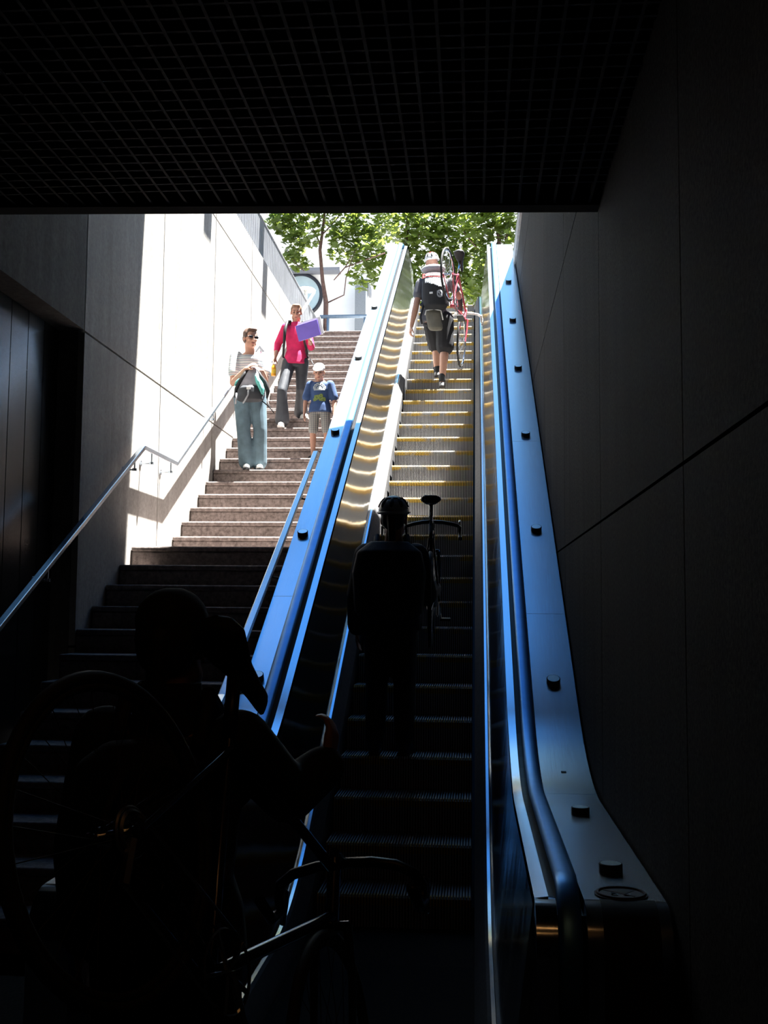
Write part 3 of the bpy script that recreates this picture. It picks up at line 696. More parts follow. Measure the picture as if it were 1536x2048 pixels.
J['el_l'] = at(622, 694, 14.28); J['wr_l'] = at(620, 682, 14.02); J['hd_l'] = V((-.05, -.25, .95)); J['pn_l'] = V((-.75, .5, .1))
body(wm, J, SKIN, .008, (.9, .55)); face(wm, J)
shirt(wm, J, PINK, 1.55, .009, 'fleece_top', -.05)
m = MB(); c = J['neck']; m.loft([ring(c+ZUP*q+J['F']*(.01-.2*q*.1), XA, YA_, r, r*.95) for q, r in ((-.07,.088),(-.03,.078),(.005,.069),(.01,.062),(-.03,.060))]); part('collar', m, PINK, wm, True)
trousers(wm, J, TIGHT, .97, .008, .045, 'flared_trousers'); shoes(wm, J, WHITES, WHITES)
cap_of_hair(wm, J, simple('light_brown_hair', (.17, .10, .06), .55, 0, .3, 60, .3), 1)
fo = thing('folder', 'purple folder with white papers held by the woman in the raspberry top', 'folder', at(620, 660, 13.95))
e1 = (at(638,646,13.93)-at(594,660,13.97)).normalized(); e2 = (at(610,682,13.95)-at(594,660,13.97)).normalized(); e2 = (e2-e1*e2.dot(e1)).normalized(); e3 = e1.cross(e2)
fc = at(616, 661, 13.96)
m = MB(); m.obox(fc, (e1, e2, e3), (.15, .105, .006)); part('cover', m, simple('purple_card', (.20, .13, .58), .5, 0, .1, 6), fo, bevel=.002)
m = MB(); m.obox(fc+e3*.012+e1*.04-e2*.02, (e1, e2, e3), (.155, .115, .004)); m.obox(fc+e3*.02+e1*.02-e2*.012, (e1, e2, e3), (.15, .112, .003)); part('paper_sheets', m, WHITEP, fo)
jb = thing('juice_bottle', 'small bottle of orange juice hanging from the right hand of the woman', 'bottle', at(547, 742, 14.18))
c = at(547, 752, 14.18); ORJ = simple('orange_juice', (.80, .36, .02), .25, 0, .08, 8)
m = MB(); m.loft([ring(c+ZUP*h, XA, YA_, r, r) for h, r in ((0,.026),(.008,.032),(.10,.032),(.125,.026),(.145,.014),(.155,.014))]); part('bottle', m, ORJ, jb, 40)
m = MB(); m.cyl(c+ZUP*.152, (0,0,1), .017, .02); part('bottle_cap', m, WHITEP, jb, 40)
m = MB(); m.loft([ring(c+ZUP*h, XA, YA_, .0327, .0327) for h in (.03, .085)]); part('bottle_label', m, simple('yellow_label', (.85, .55, .05), .4), jb, 40)
wb = thing('backpack', 'dark backpack on the shoulders of the woman in the raspberry top', 'backpack', J['chest']+V((0, .2, 0)))
C = J['chest']; m = MB(); m.loft([ring(C+V((0, .19, h)), XA, YA_, a, b) for h, a, b in ((-.28,.10,.05),(-.2,.14,.08),(0,.14,.09),(.14,.11,.07),(.19,.06,.03))]); blob('main_compartment', m, BLKN, wb, .012, 3)
for k, sd in ((1, 'r'), (-1, 'l')):
    S = J['sh_'+sd]; q = S.lerp(J['neck'], .35)
    m = MB(); m.tube([q+V((0, .11, .0)), q+V((0, .03, .068)), q+V((-.02*k, -.07, .035)), q+V((-.035*k, -.135, -.08)), q+V((-.045*k, -.13, -.24)), C+V((-.165*k, -.02, -.27)), C+V((-.13*k, .14, -.28))], [.02,.022,.022,.022,.018,.012,.012], 8); part('shoulder_strap', m, BLKN, wb, True)
m = MB(); m.tube([at(612, 700, 14.3), at(617, 712, 14.28), at(623, 722, 14.27), at(628, 732, 14.26)], .007, 6); part('strap_tail', m, WEB, wb, True)

# ---- boy
z6 = ZA+RISE*6
by = thing('person', 'small boy in white cap, blue printed T-shirt and plaid shorts on the stairs', 'person', (-1.87, 13.3, z6))
J = skel((-1.87, 13.30, z6), 1.17, (-.03, -1, 0)); J['hs'] = 1.28; J['HF'] = V((-.04, -.96, -.30)); J['head'] += V((-.012, -.02, -.012))
for k in 'rl':
    kk = 1 if k == 'r' else -1
    J['sh_'+k] = J['sh_'+k]-V((0, 0, .02))
    J['el_'+k] = J['sh_'+k]+V((-.055*kk, -.01, -.19)); J['wr_'+k] = J['el_'+k]+V((-.005*kk, -.06, -.17))
J['an_l'] += V((.025, -.03, 0)); J['toe_l'] += V((.025, -.03, 0)); J['kn_l'] += V((.022, -.01, 0)); J['kn_r'] -= V((.015, 0, 0)); J['an_r'] -= V((.012, 0, 0)); J['toe_r'] -= V((.012, 0, 0))
body(by, J, SKIN, .007); face(by, J)
TEE = simple('blue_cotton', (.035, .075, .19), .85, 0, .15, 10, .2)
ts = shirt(by, J, TEE, .8, .018, 't_shirt', -.06, .009)
PLAID = banded('plaid_cotton', [(.10, .10, .13), (.45, .45, .42), (.12, .13, .12), (.60, .58, .52)], 14, 'X', .85, ([(.09, .09, .12), (.5, .5, .48), (.2, .22, .18)], 12, 'Z'))
trousers(by, J, PLAID, .44, .004, 0, 'shorts', .007); shoes(by, J, DARKS, WHITES)
P, ax, s = J['hP'], J['hax'], J['hss']
m = MB(); m.ell(P(0, -.008, .058), (.084*s, .100*s, .074*s), ax, 18, 12); cp = blob('cap', m, WHITEP, by, .008, 3)
m = MB(); m.prism([P(.074*math.cos(rad(a)), .055+.105*math.sin(rad(a))**.8 if 0 < a < 180 else .055, .058-.035*math.sin(rad(a))) for a in range(0, 181, 15)], J['HU']*.010); part('cap_brim', m, WHITEP, cp, 40)
cc = J['chest']+V((.0, -.14, -.02)); dd = V((0, 1, 0))
def dome(u, v): 
    if v < -.02: return abs(u) < .85 and -.16 < v
    r = math.hypot(u, v); return r < .92 and not (.42 < r < .52 and v > .05) and not (.68 < r < .76 and v > .05)
decal('printed_dome', ts, simple('pale_print', (.40, .46, .50), .8), dome, cc+V((0,0,.02)), XA*.085, ZUP*.085, dd, ts, .003, 20)
random.seed(3)
cells = {(i, j): random.random() for i in range(20) for j in range(20)}
blobs_ = [(random.uniform(-.75, .75), random.uniform(-.55, .55), random.uniform(.13, .27)) for _ in range(16)]
decal('printed_leaves', ts, simple('green_print', (.20, .27, .07), .8, 0, .6, 90), lambda u, v: any(math.hypot(u-a, (v-b)*.6) < r for a, b, r in blobs_), cc+V((0,.02,-.085)), XA*.09, ZUP*.05, dd, ts, .003, 26)
# ---- helmet maker
def helmet(root, J, m1, m2, name='helmet'):
    P, ax, s = J['hP'], J['hax'], J['hss']; m = MB()
    e = lambda az, el, k=1.: P(.094*k*math.sin(az)*math.cos(el), -.012+.126*k*math.cos(az)*math.cos(el), .045+.100*k*math.sin(el))
    m.loft([[e(2*PI*j/32, rad(a)) for j in range(32)] for a in (-4, 10, 25, 40, 55, 70, 82)]); h = part(name, m, m1, root, True)
    m = MB(); m.loft([[e(2*PI*j/32, rad(a), 1.02) for j in range(32)] for a in (52, 62, 72, 82, 88)]); part('crown_panel', m, m2, h, True)
    for az in (180, 138, 222, 96, 264, 42, 318):
        m = MB(); pts = [e(rad(az), rad(a), 1.012) for a in (16, 24, 36, 48, 58)]
        R = []
        for q, w in zip(pts, (.003, .011, .015, .012, .003)):
            o = (q-P(0, -.012, .045)).normalized(); t = (pts[-1]-pts[0]).normalized(); x = t.cross(o).normalized()
            R.append([q+x*(w*s*math.cos(2*PI*j/10))+o*(.006*s*math.sin(2*PI*j/10)) for j in range(10)])
        m.loft(R); part('vent', m, BLKN, h, True)
    m = MB(); m.tube([e(2*PI*j/32, rad(-3), 1.0) for j in range(32)], .009*s, 8, closed=True); part('shell_rim', m, m1, h, True)
    for k in (1, -1):
        m = MB(); m.tube([P(.080*k, .01, .03), P(.074*k, .03, -.05), P(.02*k, .05, -.112)], .004*s, 6); part('chin_strap', m, BLKN, h, True)
    return h
# ---- bicycle in its own frame: x forward, y left, z up, origin on the ground under the rear axle
SPOKE = steel('spoke_steel', (.6, .6, .6), .3); CHROME = steel('chrome', (.65, .66, .68), .15)
def bicycle(name, label, fm, M, drop=True, steer=0., tape=None, tall=.0, seat_m=None, wheel_r=.338, rim_m=None, group=None, post_r=.0125, bag=False):
    root = thing(name, label, 'bicycle', (0,0,0), group); OFF[root] = V((0,0,0)); root.matrix_world = M
    r = wheel_r; A = V((0,0,r)); B = V((.41, 0, .27)); S = V((.41-.165, 0, .27+.52)); Hd = V((.41+.40, 0, .80)); Hb = V((.41+.435, 0, .68)); FA = V((.99, 0, r))
    m = MB(); tb = lambda a, b, q, w=10: m.tube([a, b], q, w)
    tb(S, Hd, .0145); tb(B, Hb, .0165); tb(B, S, .0145); tb(Hb-V((-.006,0,.03)), Hd+V((-.006,0,.03)), .018)
    for k in (1, -1):
        tb(B+V((-.03,.022*k,0)), A+V((0,.062*k,0)), .009, 8); tb(S+V((0,.014*k,-.03)), A+V((0,.062*k,0)), .008, 8); m.cyl(A+V((0,.058*k,0)), (0,1,0), .017, .008*k, 12)
    m.cyl(B-V((0,.035,0)), (0,1,0), .021, .07, 16)
    part('frame', m, fm, root, 50)
    rot = Matrix.Rotation(steer, 4, (Hd-Hb).normalized())
    def st(p): return Hb+rot.to_3x3()@(V(p)-Hb)
    m = MB()
    for k in (1, -1): m.tube([st(Hb+V((0,.045*k,-.03))), st(Hb.lerp(FA, .45)+V((.005,.052*k,0))), st(FA+V((0,.05*k,0)))], [.013,.012,.008], 8)
    m.tube([st(Hb+V((0,-.05,-.03))), st(Hb+V((0,.05,-.03)))], .013, 8); part('fork', m, fm, root, 50)
    def wheel(c, axis, nm):
        w = part(nm, MB().torus(c, axis, r-.014, .0145, 56, 8), RUBM, root, True)
        m = MB(); m.torus(c, axis, r-.034, .010, 56, 6); part('rim', m, rim_m or CHROME, w, True)
        m = MB(); a = V(axis).normalized(); x = a.orthogonal().normalized(); y = a.cross(x)
        for q in range(28):
            t = 2*PI*q/28; e = x*math.cos(t)+y*math.sin(t); sd = 1 if q % 2 else -1; t2 = t+.35*(1 if q % 4 < 2 else -1); e2 = x*math.cos(t2)+y*math.sin(t2)
            m.tube([c+a*.028*sd+e2*.02, c+e*(r-.036)], .0013, 4)
        part('spokes', m, RUBM if bag else SPOKE, w)
        m = MB(); m.cyl(c-a*.05, a, .012, .10, 14); m.cyl(c-a*.034, a, .024, .008, 16); m.cyl(c+a*.026, a, .024, .008, 16); part('hub', m, CHROME, w, 40)
    wheel(A, V((0,1,0)), 'rear_wheel'); wheel(st(FA), rot.to_3x3()@V((0,1,0)), 'front_wheel')
    m = MB(); top = S+(S-B).normalized()*(.165+tall); m.tube([S, top], post_r, 10); sp = part('seat_post', m, BLACKM if bag else CHROME, root, True)
    if 0: m = MB(); m.loft([ring(top+V((x, 0, z)), YA_, ZUP, a, b, 14) for x, z, a, b in ((-.16,-.02,.02,.02),(-.14,-.03,.045,.04),(-.07,-.035,.05,.05),(-.02,-.02,.03,.03))]); part('saddle_bag', m, RUBM, sp, True)
    m = MB(); c = top+V((0,0,.025))
    m.loft([[c+V((x, w*math.cos(2*PI*j/14), .030*(1 if math.sin(2*PI*j/14) > 0 else 1.25)*math.sin(2*PI*j/14)*(1-.35*max(0, 1-abs(math.cos(2*PI*j/14))*2.2))+dz)) for j in range(14)] for x, w, dz in ((-.145,.028,.012),(-.13,.062,.014),(-.09,.074,.012),(-.04,.058,.004),(.02,.034,.002),(.09,.022,.0),(.135,.017,-.004),(.15,.008,-.008))]); part('saddle', m, seat_m or BLACKM, root, True)
    m = MB(); q = Hd+V((-.012,0,.05)); e = st(Hd+V((.075,0,.075))); m.tube([st(Hd), st(q), e], .013, 8)
    if drop:
        for k in (1, -1): m.tube([e, e+rot.to_3x3()@V((0,.08*k,-.004)), e+rot.to_3x3()@V((.004,.15*k,-.018)), e+rot.to_3x3()@V((.03,.195*k,-.03)), e+rot.to_3x3()@V((.075,.21*k,-.04)), e+rot.to_3x3()@V((.095,.21*k,-.075)), e+rot.to_3x3()@V((.05,.212*k,-.125)), e+rot.to_3x3()@V((-.05,.214*k,-.13))], .0155, 8)
    else:
        for k in (1, -1): m.tube([e, e+rot.to_3x3()@V((-.01,.15*k,.02)), e+rot.to_3x3()@V((-.04,.30*k,.02))], .0145, 8)
    hb = part('handlebar', m, tape or BLACKM, root, True)
    for k in (1, -1):
        m = MB(); b0 = e+rot.to_3x3()@V((.08,.21*k,-.01)); m.tube([b0, b0+rot.to_3x3()@V((.045,0,.02)), b0+rot.to_3x3()@V((.05,0,-.08))], .009, 8); part('brake_lever', m, CHROME, hb, True)
    m = MB()
    m.torus(B+V((0,-.045,0)), (0,1,0), .088, .004, 36, 5); 
    for q in range(5): t = 2*PI*q/5; m.tube([B+V((0,-.045,0)), B+V((.087*math.cos(t),-.045,.087*math.sin(t)))], .006, 5)
    for k in (1, -1): m.tube([B+V((0,-.055*k,0)), B+V((.12*k,-.068*k,-.12*k))], .009, 6)
    cs = part('crankset', m, CHROME, root, 40)
    for k in (1, -1): m = MB(); p = B+V((.12*k,-.10*k,-.12*k)); m.obox(p, (XA, YA_, ZUP), (.045,.04,.01)); part('pedal', m, BLACKM, cs, bevel=.003)
    m = MB(); m.torus(A+V((0,-.045,0)), (0,1,0), .04, .006, 24, 5); m.torus(A+V((0,-.04,0)), (0,1,0), .05, .004, 24, 5)
    m.tube([A+V((0,-.045,.045)), B+V((0,-.045,.088))], .004, 5); m.tube([A+V((.02,-.05,-.11)), B+V((0,-.045,-.088))], .004, 5); m.tube([A+V((0,-.05,-.02)), A+V((.02,-.05,-.11))], .012, 6)
    part('drivetrain', m, SPOKE, root, 40)
    return root
def frameM(f, up, origin, local):
    """place local point at origin with bicycle axes f (forward) and up"""
    f = V(f).normalized(); up = (V(up)-f*V(up).dot(f)).normalized(); l = up.cross(f)
    R = Matrix((f, l, up)).transposed(); t = V(origin)-R@V(local)
    return Matrix.Translation(t)@R.to_4x4()
# ---- cyclist climbing with a bicycle on his shoulder
CY = 14.22; zA = C_STEP+T30*14.02; zB = zA+SP*T30
cy = thing('person', 'cyclist in white and red helmet climbing the sunlit escalator, bicycle on his shoulder', 'person', (at(872,770,14.2).x, 14.2, zA))
J = skel((at(868,770,14.25).x, 14.27, zA+.02), 1.74, (.05, 1, 0)); sk = SKIN
J['HF'] = V((-.10, 1, .12)); J['HU'] = V((-.10, -.1, 1)); J['head'] = at(864, 527, 14.27); J['neck'] = at(866, 549, 14.24)
J['an_r'] = V((at(884,765,14.2).x, 14.16, zA+.12)); J['toe_r'] = V((at(882,765,14.3).x, 14.33, zA+.035)); J['kn_r'] = at(890, 694, 14.24)
J['an_l'] = V((at(874,745,14.5).x, 14.50, zB+.10)); J['toe_l'] = V((at(872,745,14.6).x, 14.68, zB+.035)); J['kn_l'] = at(873, 690, 14.52)
J['sh_l'] = at(842, 568, 14.25); J['sh_r'] = at(902, 566, 14.25)
J['el_l'] = at(832, 612, 14.20); J['wr_l'] = at(823, 652, 14.20); J['hd_l'] = V((-.2, .15, -1)); J['pn_l'] = V((1, .3, 0))
J['el_r'] = at(917, 588, 14.30); J['wr_r'] = at(921, 618, 14.55); J['hd_r'] = V((.15, .5, -.6)); J['pn_r'] = V((-.8, .3, -.3))
J['hip_l'] = at(862, 640, 14.30); J['hip_r'] = at(890, 640, 14.26)
body(cy, J, SKIN, .008, (.7, 1.1)); face(cy, J)
shirt(cy, J, simple('grey_jersey', (.10, .10, .115), .8, 0, .2, 12), .5, .016, 'jersey'); trousers(cy, J, simple('black_cargo_cotton', (.016, .016, .02), .85, 0, .2, 10), .49, .026, 0, 'shorts'); shoes(cy, J, DARKS, simple('grey_rubber', (.2, .2, .2), .7))
REDW = simple('red_gloss', (.55, .04, .03), .35)
hm = helmet(cy, J, WHITEP, REDW)
for sd in 'rl':
    m = MB(); a = J['an_'+sd]; m.cap(a+ZUP*.02, .044, a+ZUP*.075, .046); blob('sock', m, BLKN, cy, .008, 2)
m = MB(); m.cap(J['el_r'].lerp(J['wr_r'], .3), .046, J['wr_r'], .034); blob('arm_warmer', m, BLKN, cy, .008, 2)
cb = thing('backpack', 'black backpack with red and grey top flap worn by the cyclist on the escalator', 'backpack', J['chest']+V((0,-.2,0)))
bq = lambda x, y, Y=14.02: at(x, y, Y)
m = MB(); m.loft([ring(bq(x, y), XA, YA_, w, d) for x, y, w, d in ((871,620,.12,.05),(871,612,.16,.09),(870,596,.17,.10),(869,578,.165,.11),(868,562,.15,.10),(868,552,.13,.08),(868,546,.10,.04))]); blob('main_compartment', m, BLKN, cb, .010, 3)
mm = bpy.data.objects[cb.children[0].name]
decal('grey_flap', mm, simple('silver_nylon', (.40, .44, .47), .6), lambda u, v: v > -1+.7*abs(u-.3) and v < .75-.1*u and abs(u) < .8, bq(873, 566), XA*.17, ZUP*.075, V((0,1,0)), mm, .006)
decal('red_flap', mm, simple('red_nylon', (.60, .05, .05), .6), lambda u, v: abs(v) < .75 and not (abs(v) < .25 and abs(u) < .85), bq(868, 553), XA*.15, ZUP*.045, V((0,1,0)), mm, .008)
decal('white_flap_panel', mm, WHITEP, lambda u, v: abs(v) < .8 and abs(u) < .9, bq(868, 553), XA*.125, ZUP*.016, V((0,1,0)), mm, .010)
decal('round_patch', mm, WEB, lambda u, v: .6 < math.hypot(u, v) < 1 or (abs(u) < .15 and v < .5) or (abs(v+u*.6) < .15), bq(880, 591), XA*.036, ZUP*.048, V((0,1,0)), mm, .006, 16)
decal('reflective_tab', mm, WHITEP, lambda u, v: True, bq(863, 590), XA*.022, ZUP*.012, V((0,1,0)), mm, .006, 4)
m = MB(); m.loft([ring(bq(x, y, 14.08), XA, YA_, w, d) for x, y, w, d in ((866,546,.13,.05),(866,541,.16,.08),(868,534,.15,.08),(868,530,.08,.05))]); blob('rolled_top', m, simple('grey_fleece', (.36, .37, .40), .85), cb, .010, 3)
m = MB(); m.tube([bq(847, 604), bq(845, 618, 14.0), bq(841, 634, 13.98), bq(844, 648, 13.98)], [.02,.014,.014,.01], 8); part('strap_tail', m, BLKN, cb, True)
for k in (1, -1):
    q = J['neck'].lerp(J['sh_r' if k == 1 else 'sh_l'], .55); m = MB(); m.tube([q+V((0,-.12,-.03)), q+V((0,-.03,.075)), q+V((0,.08,.03)), q+V((.01*k,.13,-.1)), q+V((.05*k,.06,-.3)), q+V((.06*k,-.1,-.36))], [.022]*6, 8); part('shoulder_strap', m, BLKN, cb, True)
hp = thing('waist_pouch', 'khaki pouch hanging below the backpack of the cyclist on the escalator', 'bag', at(866, 640, 14.05))
m = MB(); m.loft([ring(at(x, y, 14.06), XA, YA_, w, d) for x, y, w, d in ((872,661,.075,.03),(871,656,.095,.05),(868,642,.095,.055),(866,628,.10,.05),(866,621,.09,.03))]); blob('pouch_body', m, simple('khaki_canvas', (.17, .16, .13), .85, 0, .15, 14), hp, .008, 3)
m = MB(); m.tube([at(850, 630, 14.0), at(852, 621, 14.0), at(868, 618, 14.0), at(882, 621, 14.0), at(886, 640, 14.02)], .008, 6); part('pouch_cord', m, WHITEP, hp, True)
BIKEA = simple('red_frame_paint', (.40, .05, .07), .3, 0, .1, 5)
RA = at(896, 549, 13.80); fA = at(921, 671, 14.42)-RA
bicycle('bicycle', 'red road bicycle carried nose-down on the right shoulder of the cyclist in the white helmet', BIKEA, frameM(fA, fA.normalized().cross(V((-.97, .24, 0))), RA, V((0,0,.338))), True, .12, simple('white_bar_tape', (.6, .6, .58), .7), .06, RUBM)
# ---- rider standing in the shade lower down the escalator
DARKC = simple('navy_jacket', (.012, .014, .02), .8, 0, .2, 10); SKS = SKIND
z7 = C_STEP+T30*7.504
rd = thing('person', 'cyclist in dark jacket and vented helmet standing in shade on the escalator', 'person', (-.60, 7.66, z7))
J = skel((-.57, 7.66, z7), 1.66, (.05, 1, 0)); J['hs'] = 1.17; J['HF'] = V((.05, 1, .1)); J['head'] = at(788, 1038, 7.66); J['neck'] = J['head']-ZUP*.155
J['el_r'] = J['sh_r']+V((.06, .05, -.26)); J['wr_r'] = V((-.30, 8.05, z7+1.12)); J['hd_r'] = V((.2, .9, -.2)); J['pn_r'] = V((-.4, 0, -.8))
J['toe_r'].z += .0
body(rd, J, SKS, .011, (1.0, .5)); face(rd, J); cap_of_hair(rd, J, simple('black_hair', (.012, .01, .009), .6), 1); shirt(rd, J, DARKC, 1.9, .045, 'jacket', -.06, .013); trousers(rd, J, BLKN, .97, .02, 0, 'trousers', .013); shoes(rd, J, DARKS, DARKS)
helmet(rd, J, simple('silver_shell', (.30, .32, .34), .3), BLACKM)
rb = thing('backpack', 'bulky black backpack worn by the helmeted cyclist standing in shade', 'backpack', J['chest']+V((0,-.2,0)))
C = J['chest']; m = MB(); m.loft([ring(C+V((0,-.20,h)), XA, YA_, a, b) for h, a, b in ((-.34,.16,.06),(-.26,.23,.12),(0,.25,.14),(.14,.22,.12),(.21,.13,.05))]); blob('main_compartment', m, BLKN, rb, .013, 3)
for k, sd in ((1, 'r'), (-1, 'l')):
    q = J['neck'].lerp(J['sh_'+sd], .6); m = MB(); m.tube([q+V((0,-.12,-.03)), q+V((0,-.03,.09)), q+V((0,.09,.03)), q+V((.01*k,.14,-.1)), q+V((.04*k,.06,-.3)), q+V((.06*k,-.1,-.36))], [.022]*6, 8); part('shoulder_strap', m, BLKN, rb, True)
BIKEB = simple('graphite_frame_paint', (.02, .022, .026), .25, .3, .1, 5)
sz = at(862, 1000, 7.98)
zw = C_STEP+T30*8.59
bicycle('bicycle', 'dark bicycle held by the rider in shade, saddle outlined against the lit steps', BIKEB, frameM(V((-.02, 1, .085)), V((0, -.085, 1)), V((sz.x, 7.98, sz.z)), V((.19, 0, 1.035))), True, .0, BLACKM, .06, BLACKM)
# ---- man in the foreground with a bicycle slung on his shoulder
fg = thing('person', 'silhouetted man in cap at the foot of the escalator seen from behind', 'person', (-.76, 2.85, FLOOR))
J = skel((-.775, 2.86, FLOOR), 1.78, (.12, 1, 0)); J['head'] = V((at(343, 1292, 2.86).x, 2.88, at(343, 1292, 2.86).z)); J['neck'] = V((J['head'].x+.0, 2.85, J['head'].z-.17)); J['hs'] = 1.06
J['HF'] = V((.1, 1, .05))
J['el_r'] = J['sh_r']+V((.10, .16, -.16)); J['wr_r'] = V((-.40, 3.08, -.42)); J['hd_r'] = V((.1, .3, .8)); J['pn_r'] = V((-.8, .2, 0))
body(fg, J, SKS, .011, (1.0, .5)); face(fg, J)
shirt(fg, J, simple('dark_olive_jacket', (.014, .014, .010), .9, 0, .3, 10), 1.9, .03, 'jacket', -.06, .014); trousers(fg, J, BLKN, .97, .02, 0, 'trousers', .014); shoes(fg, J, DARKS, DARKS)
P, ax, s = J['hP'], J['hax'], J['hss']
cap_of_hair(fg, J, simple('dark_hair', (.010, .008, .007), .7), 1, 'hair')
m = MB(); c = J['neck']; m.loft([ring(c+ZUP*q, XA, YA_, r, r*.95) for q, r in ((-.10,.11),(-.04,.10),(.03,.088),(.075,.082),(.08,.078),(.02,.075))]); part('hood_collar', m, simple('olive_collar', (.012, .012, .008), .9), fg, True)
m = MB(); m.ell(P(0, -.012, .062), (.086*s, .104*s, .080*s), ax, 18, 12); m.ell(P(0, -.03, .02), (.083*s, .085*s, .06*s), ax, 18, 12); cp = blob('cap', m, simple('dark_wool', (.02, .017, .012), .95, 0, .3, 30), fg, .010, 3)
m = MB(); m.prism([P(.07*math.cos(rad(a)), .06+.09*math.sin(rad(a)), .05-.02*math.sin(rad(a))) for a in range(0, 181, 15)], ZUP*.01); part('cap_brim', m, BLKN, cp, 40)
fb = thing('backpack', 'black backpack on the back of the silhouetted man in the cap', 'backpack', J['chest']+V((0,-.2,0)))
C = J['chest']; m = MB(); m.loft([ring(C+V((-.02,-.20,h)), XA, YA_, a, b) for h, a, b in ((-.36,.13,.06),(-.28,.17,.11),(0,.18,.12),(.10,.15,.10),(.15,.08,.04))]); blob('main_compartment', m, BLKN, fb, .014, 3)
m = MB(); m.tube([C+V((-.02,-.31,.10)), C+V((-.06,-.34,0)), C+V((.02,-.335,-.12))], .012, 6); part('compression_strap', m, simple('olive_webbing', (.05, .045, .02), .8), fb, True)
for k, sd in ((1, 'r'), (-1, 'l')):
    q = J['neck'].lerp(J['sh_'+sd], .6); m = MB(); m.tube([q+V((0,-.12,-.03)), q+V((0,-.03,.09)), q+V((0,.09,.03)), q+V((.01*k,.14,-.1)), q+V((.04*k,.06,-.3)), q+V((.06*k,-.1,-.36))], [.022]*6, 8); part('shoulder_strap', m, BLKN, fb, True)
BIKEC = simple('dark_blue_frame_paint', (.02, .025, .06), .16, .3, .1, 5, coat=.5)
bicycle('bicycle', 'dark bicycle slung on the shoulder of the silhouetted man, its saddle beside his head', BIKEC, frameM(V((.38, .60, -.68)), V((.08, .75, .65)), at(458, 1480, 2.74), V((.245, 0, .79))), True, .2, BLACKM, .02, RUBM, post_r=.018, bag=True, rim_m=RUBM)

# ------------------------------------------------------------------ street level background
random.seed(11)
BARK = simple('reddish_bark', (.13, .075, .065), .85, 0, .3, 20, .5)
def leafmat(name, c, t):
    m, nt, b = nmat(name); N, L = nt.nodes, nt.links
    g = N.new('ShaderNodeNewGeometry'); nz = N.new('ShaderNodeTexNoise'); nz.inputs['Scale'].default_value = 3; nz.inputs['Detail'].default_value = 3
    L.new(g.outputs['Position'], nz.inputs['Vector'])
    rp = N.new('ShaderNodeValToRGB'); rp.color_ramp.elements[0].position = .35; rp.color_ramp.elements[1].position = .65
    rp.color_ramp.elements[0].color = (*[x*.7 for x in c], 1); rp.color_ramp.elements[1].color = (*[min(1, x*1.3) for x in c], 1)
    L.new(nz.outputs['Fac'], rp.inputs['Fac']); L.new(rp.outputs['Color'], b.inputs['Base Color']); b.inputs['Roughness'].default_value = .5
    tr = N.new('ShaderNodeBsdfTranslucent'); tr.inputs['Color'].default_value = (*t, 1)
    mx = N.new('ShaderNodeMixShader'); mx.inputs[0].default_value = .45
    L.new(b.outputs[0], mx.inputs[1]); L.new(tr.outputs[0], mx.inputs[2]); L.new(mx.outputs[0], N['Material Output'].inputs[0])
    return m
LEAF = leafmat('maple_leaf_green', (.08, .125, .026), (.26, .34, .05))
def leaf(m, c, size, nrm):
    nrm = nrm.normalized(); x = nrm.orthogonal().normalized(); x = Matrix.Rotation(random.random()*6.28, 3, nrm)@x; y = nrm.cross(x)
    pr = [(0,-.5),(.18,-.30),(.46,-.28),(.36,-.02),(.5,.2),(.22,.2),(0,.55),(-.22,.2),(-.5,.2),(-.36,-.02),(-.46,-.28),(-.18,-.30)]
    vs = [c+x*(u*size)+y*(v*size)+nrm*(-.12*size*abs(u)*2) for u, v in pr]+[c]
    n = len(pr); m.add(vs, [(i, (i+1) % n, n) for i in range(n)])
def tree(label, trunk, branches, blobs, size=.15, loc=None):
    t = thing('maple_tree', label, 'tree', trunk[0][0], 'street trees')
    m = MB(); m.tube([p for p, r in trunk], [r for p, r in trunk], 10); part('trunk', m, BARK, t, True)
    for b in branches:
        m = MB(); m.tube([p for p, r in b], [r for p, r in b], 7); part('branch', m, BARK, t, True)
    m = MB()
    for px, py, Y, rx, ry, n in blobs:
        c = at(px, py, Y); k = Y/FPX
        for i in range(int(n*1.25)):
            while True:
                a, b_, g_ = (random.uniform(-1, 1) for _ in range(3))
                if a*a+b_*b_+g_*g_ < 1: break
            p = c+V((a*rx*k, g_*max(.5, rx*k*.7), b_*ry*k))
            leaf(m, p, size*random.uniform(.7, 1.25), V((random.gauss(0, .6), random.gauss(-.25, .5), 1)))
    part('foliage', m, LEAF, t)
    return t
Y1 = 22.0
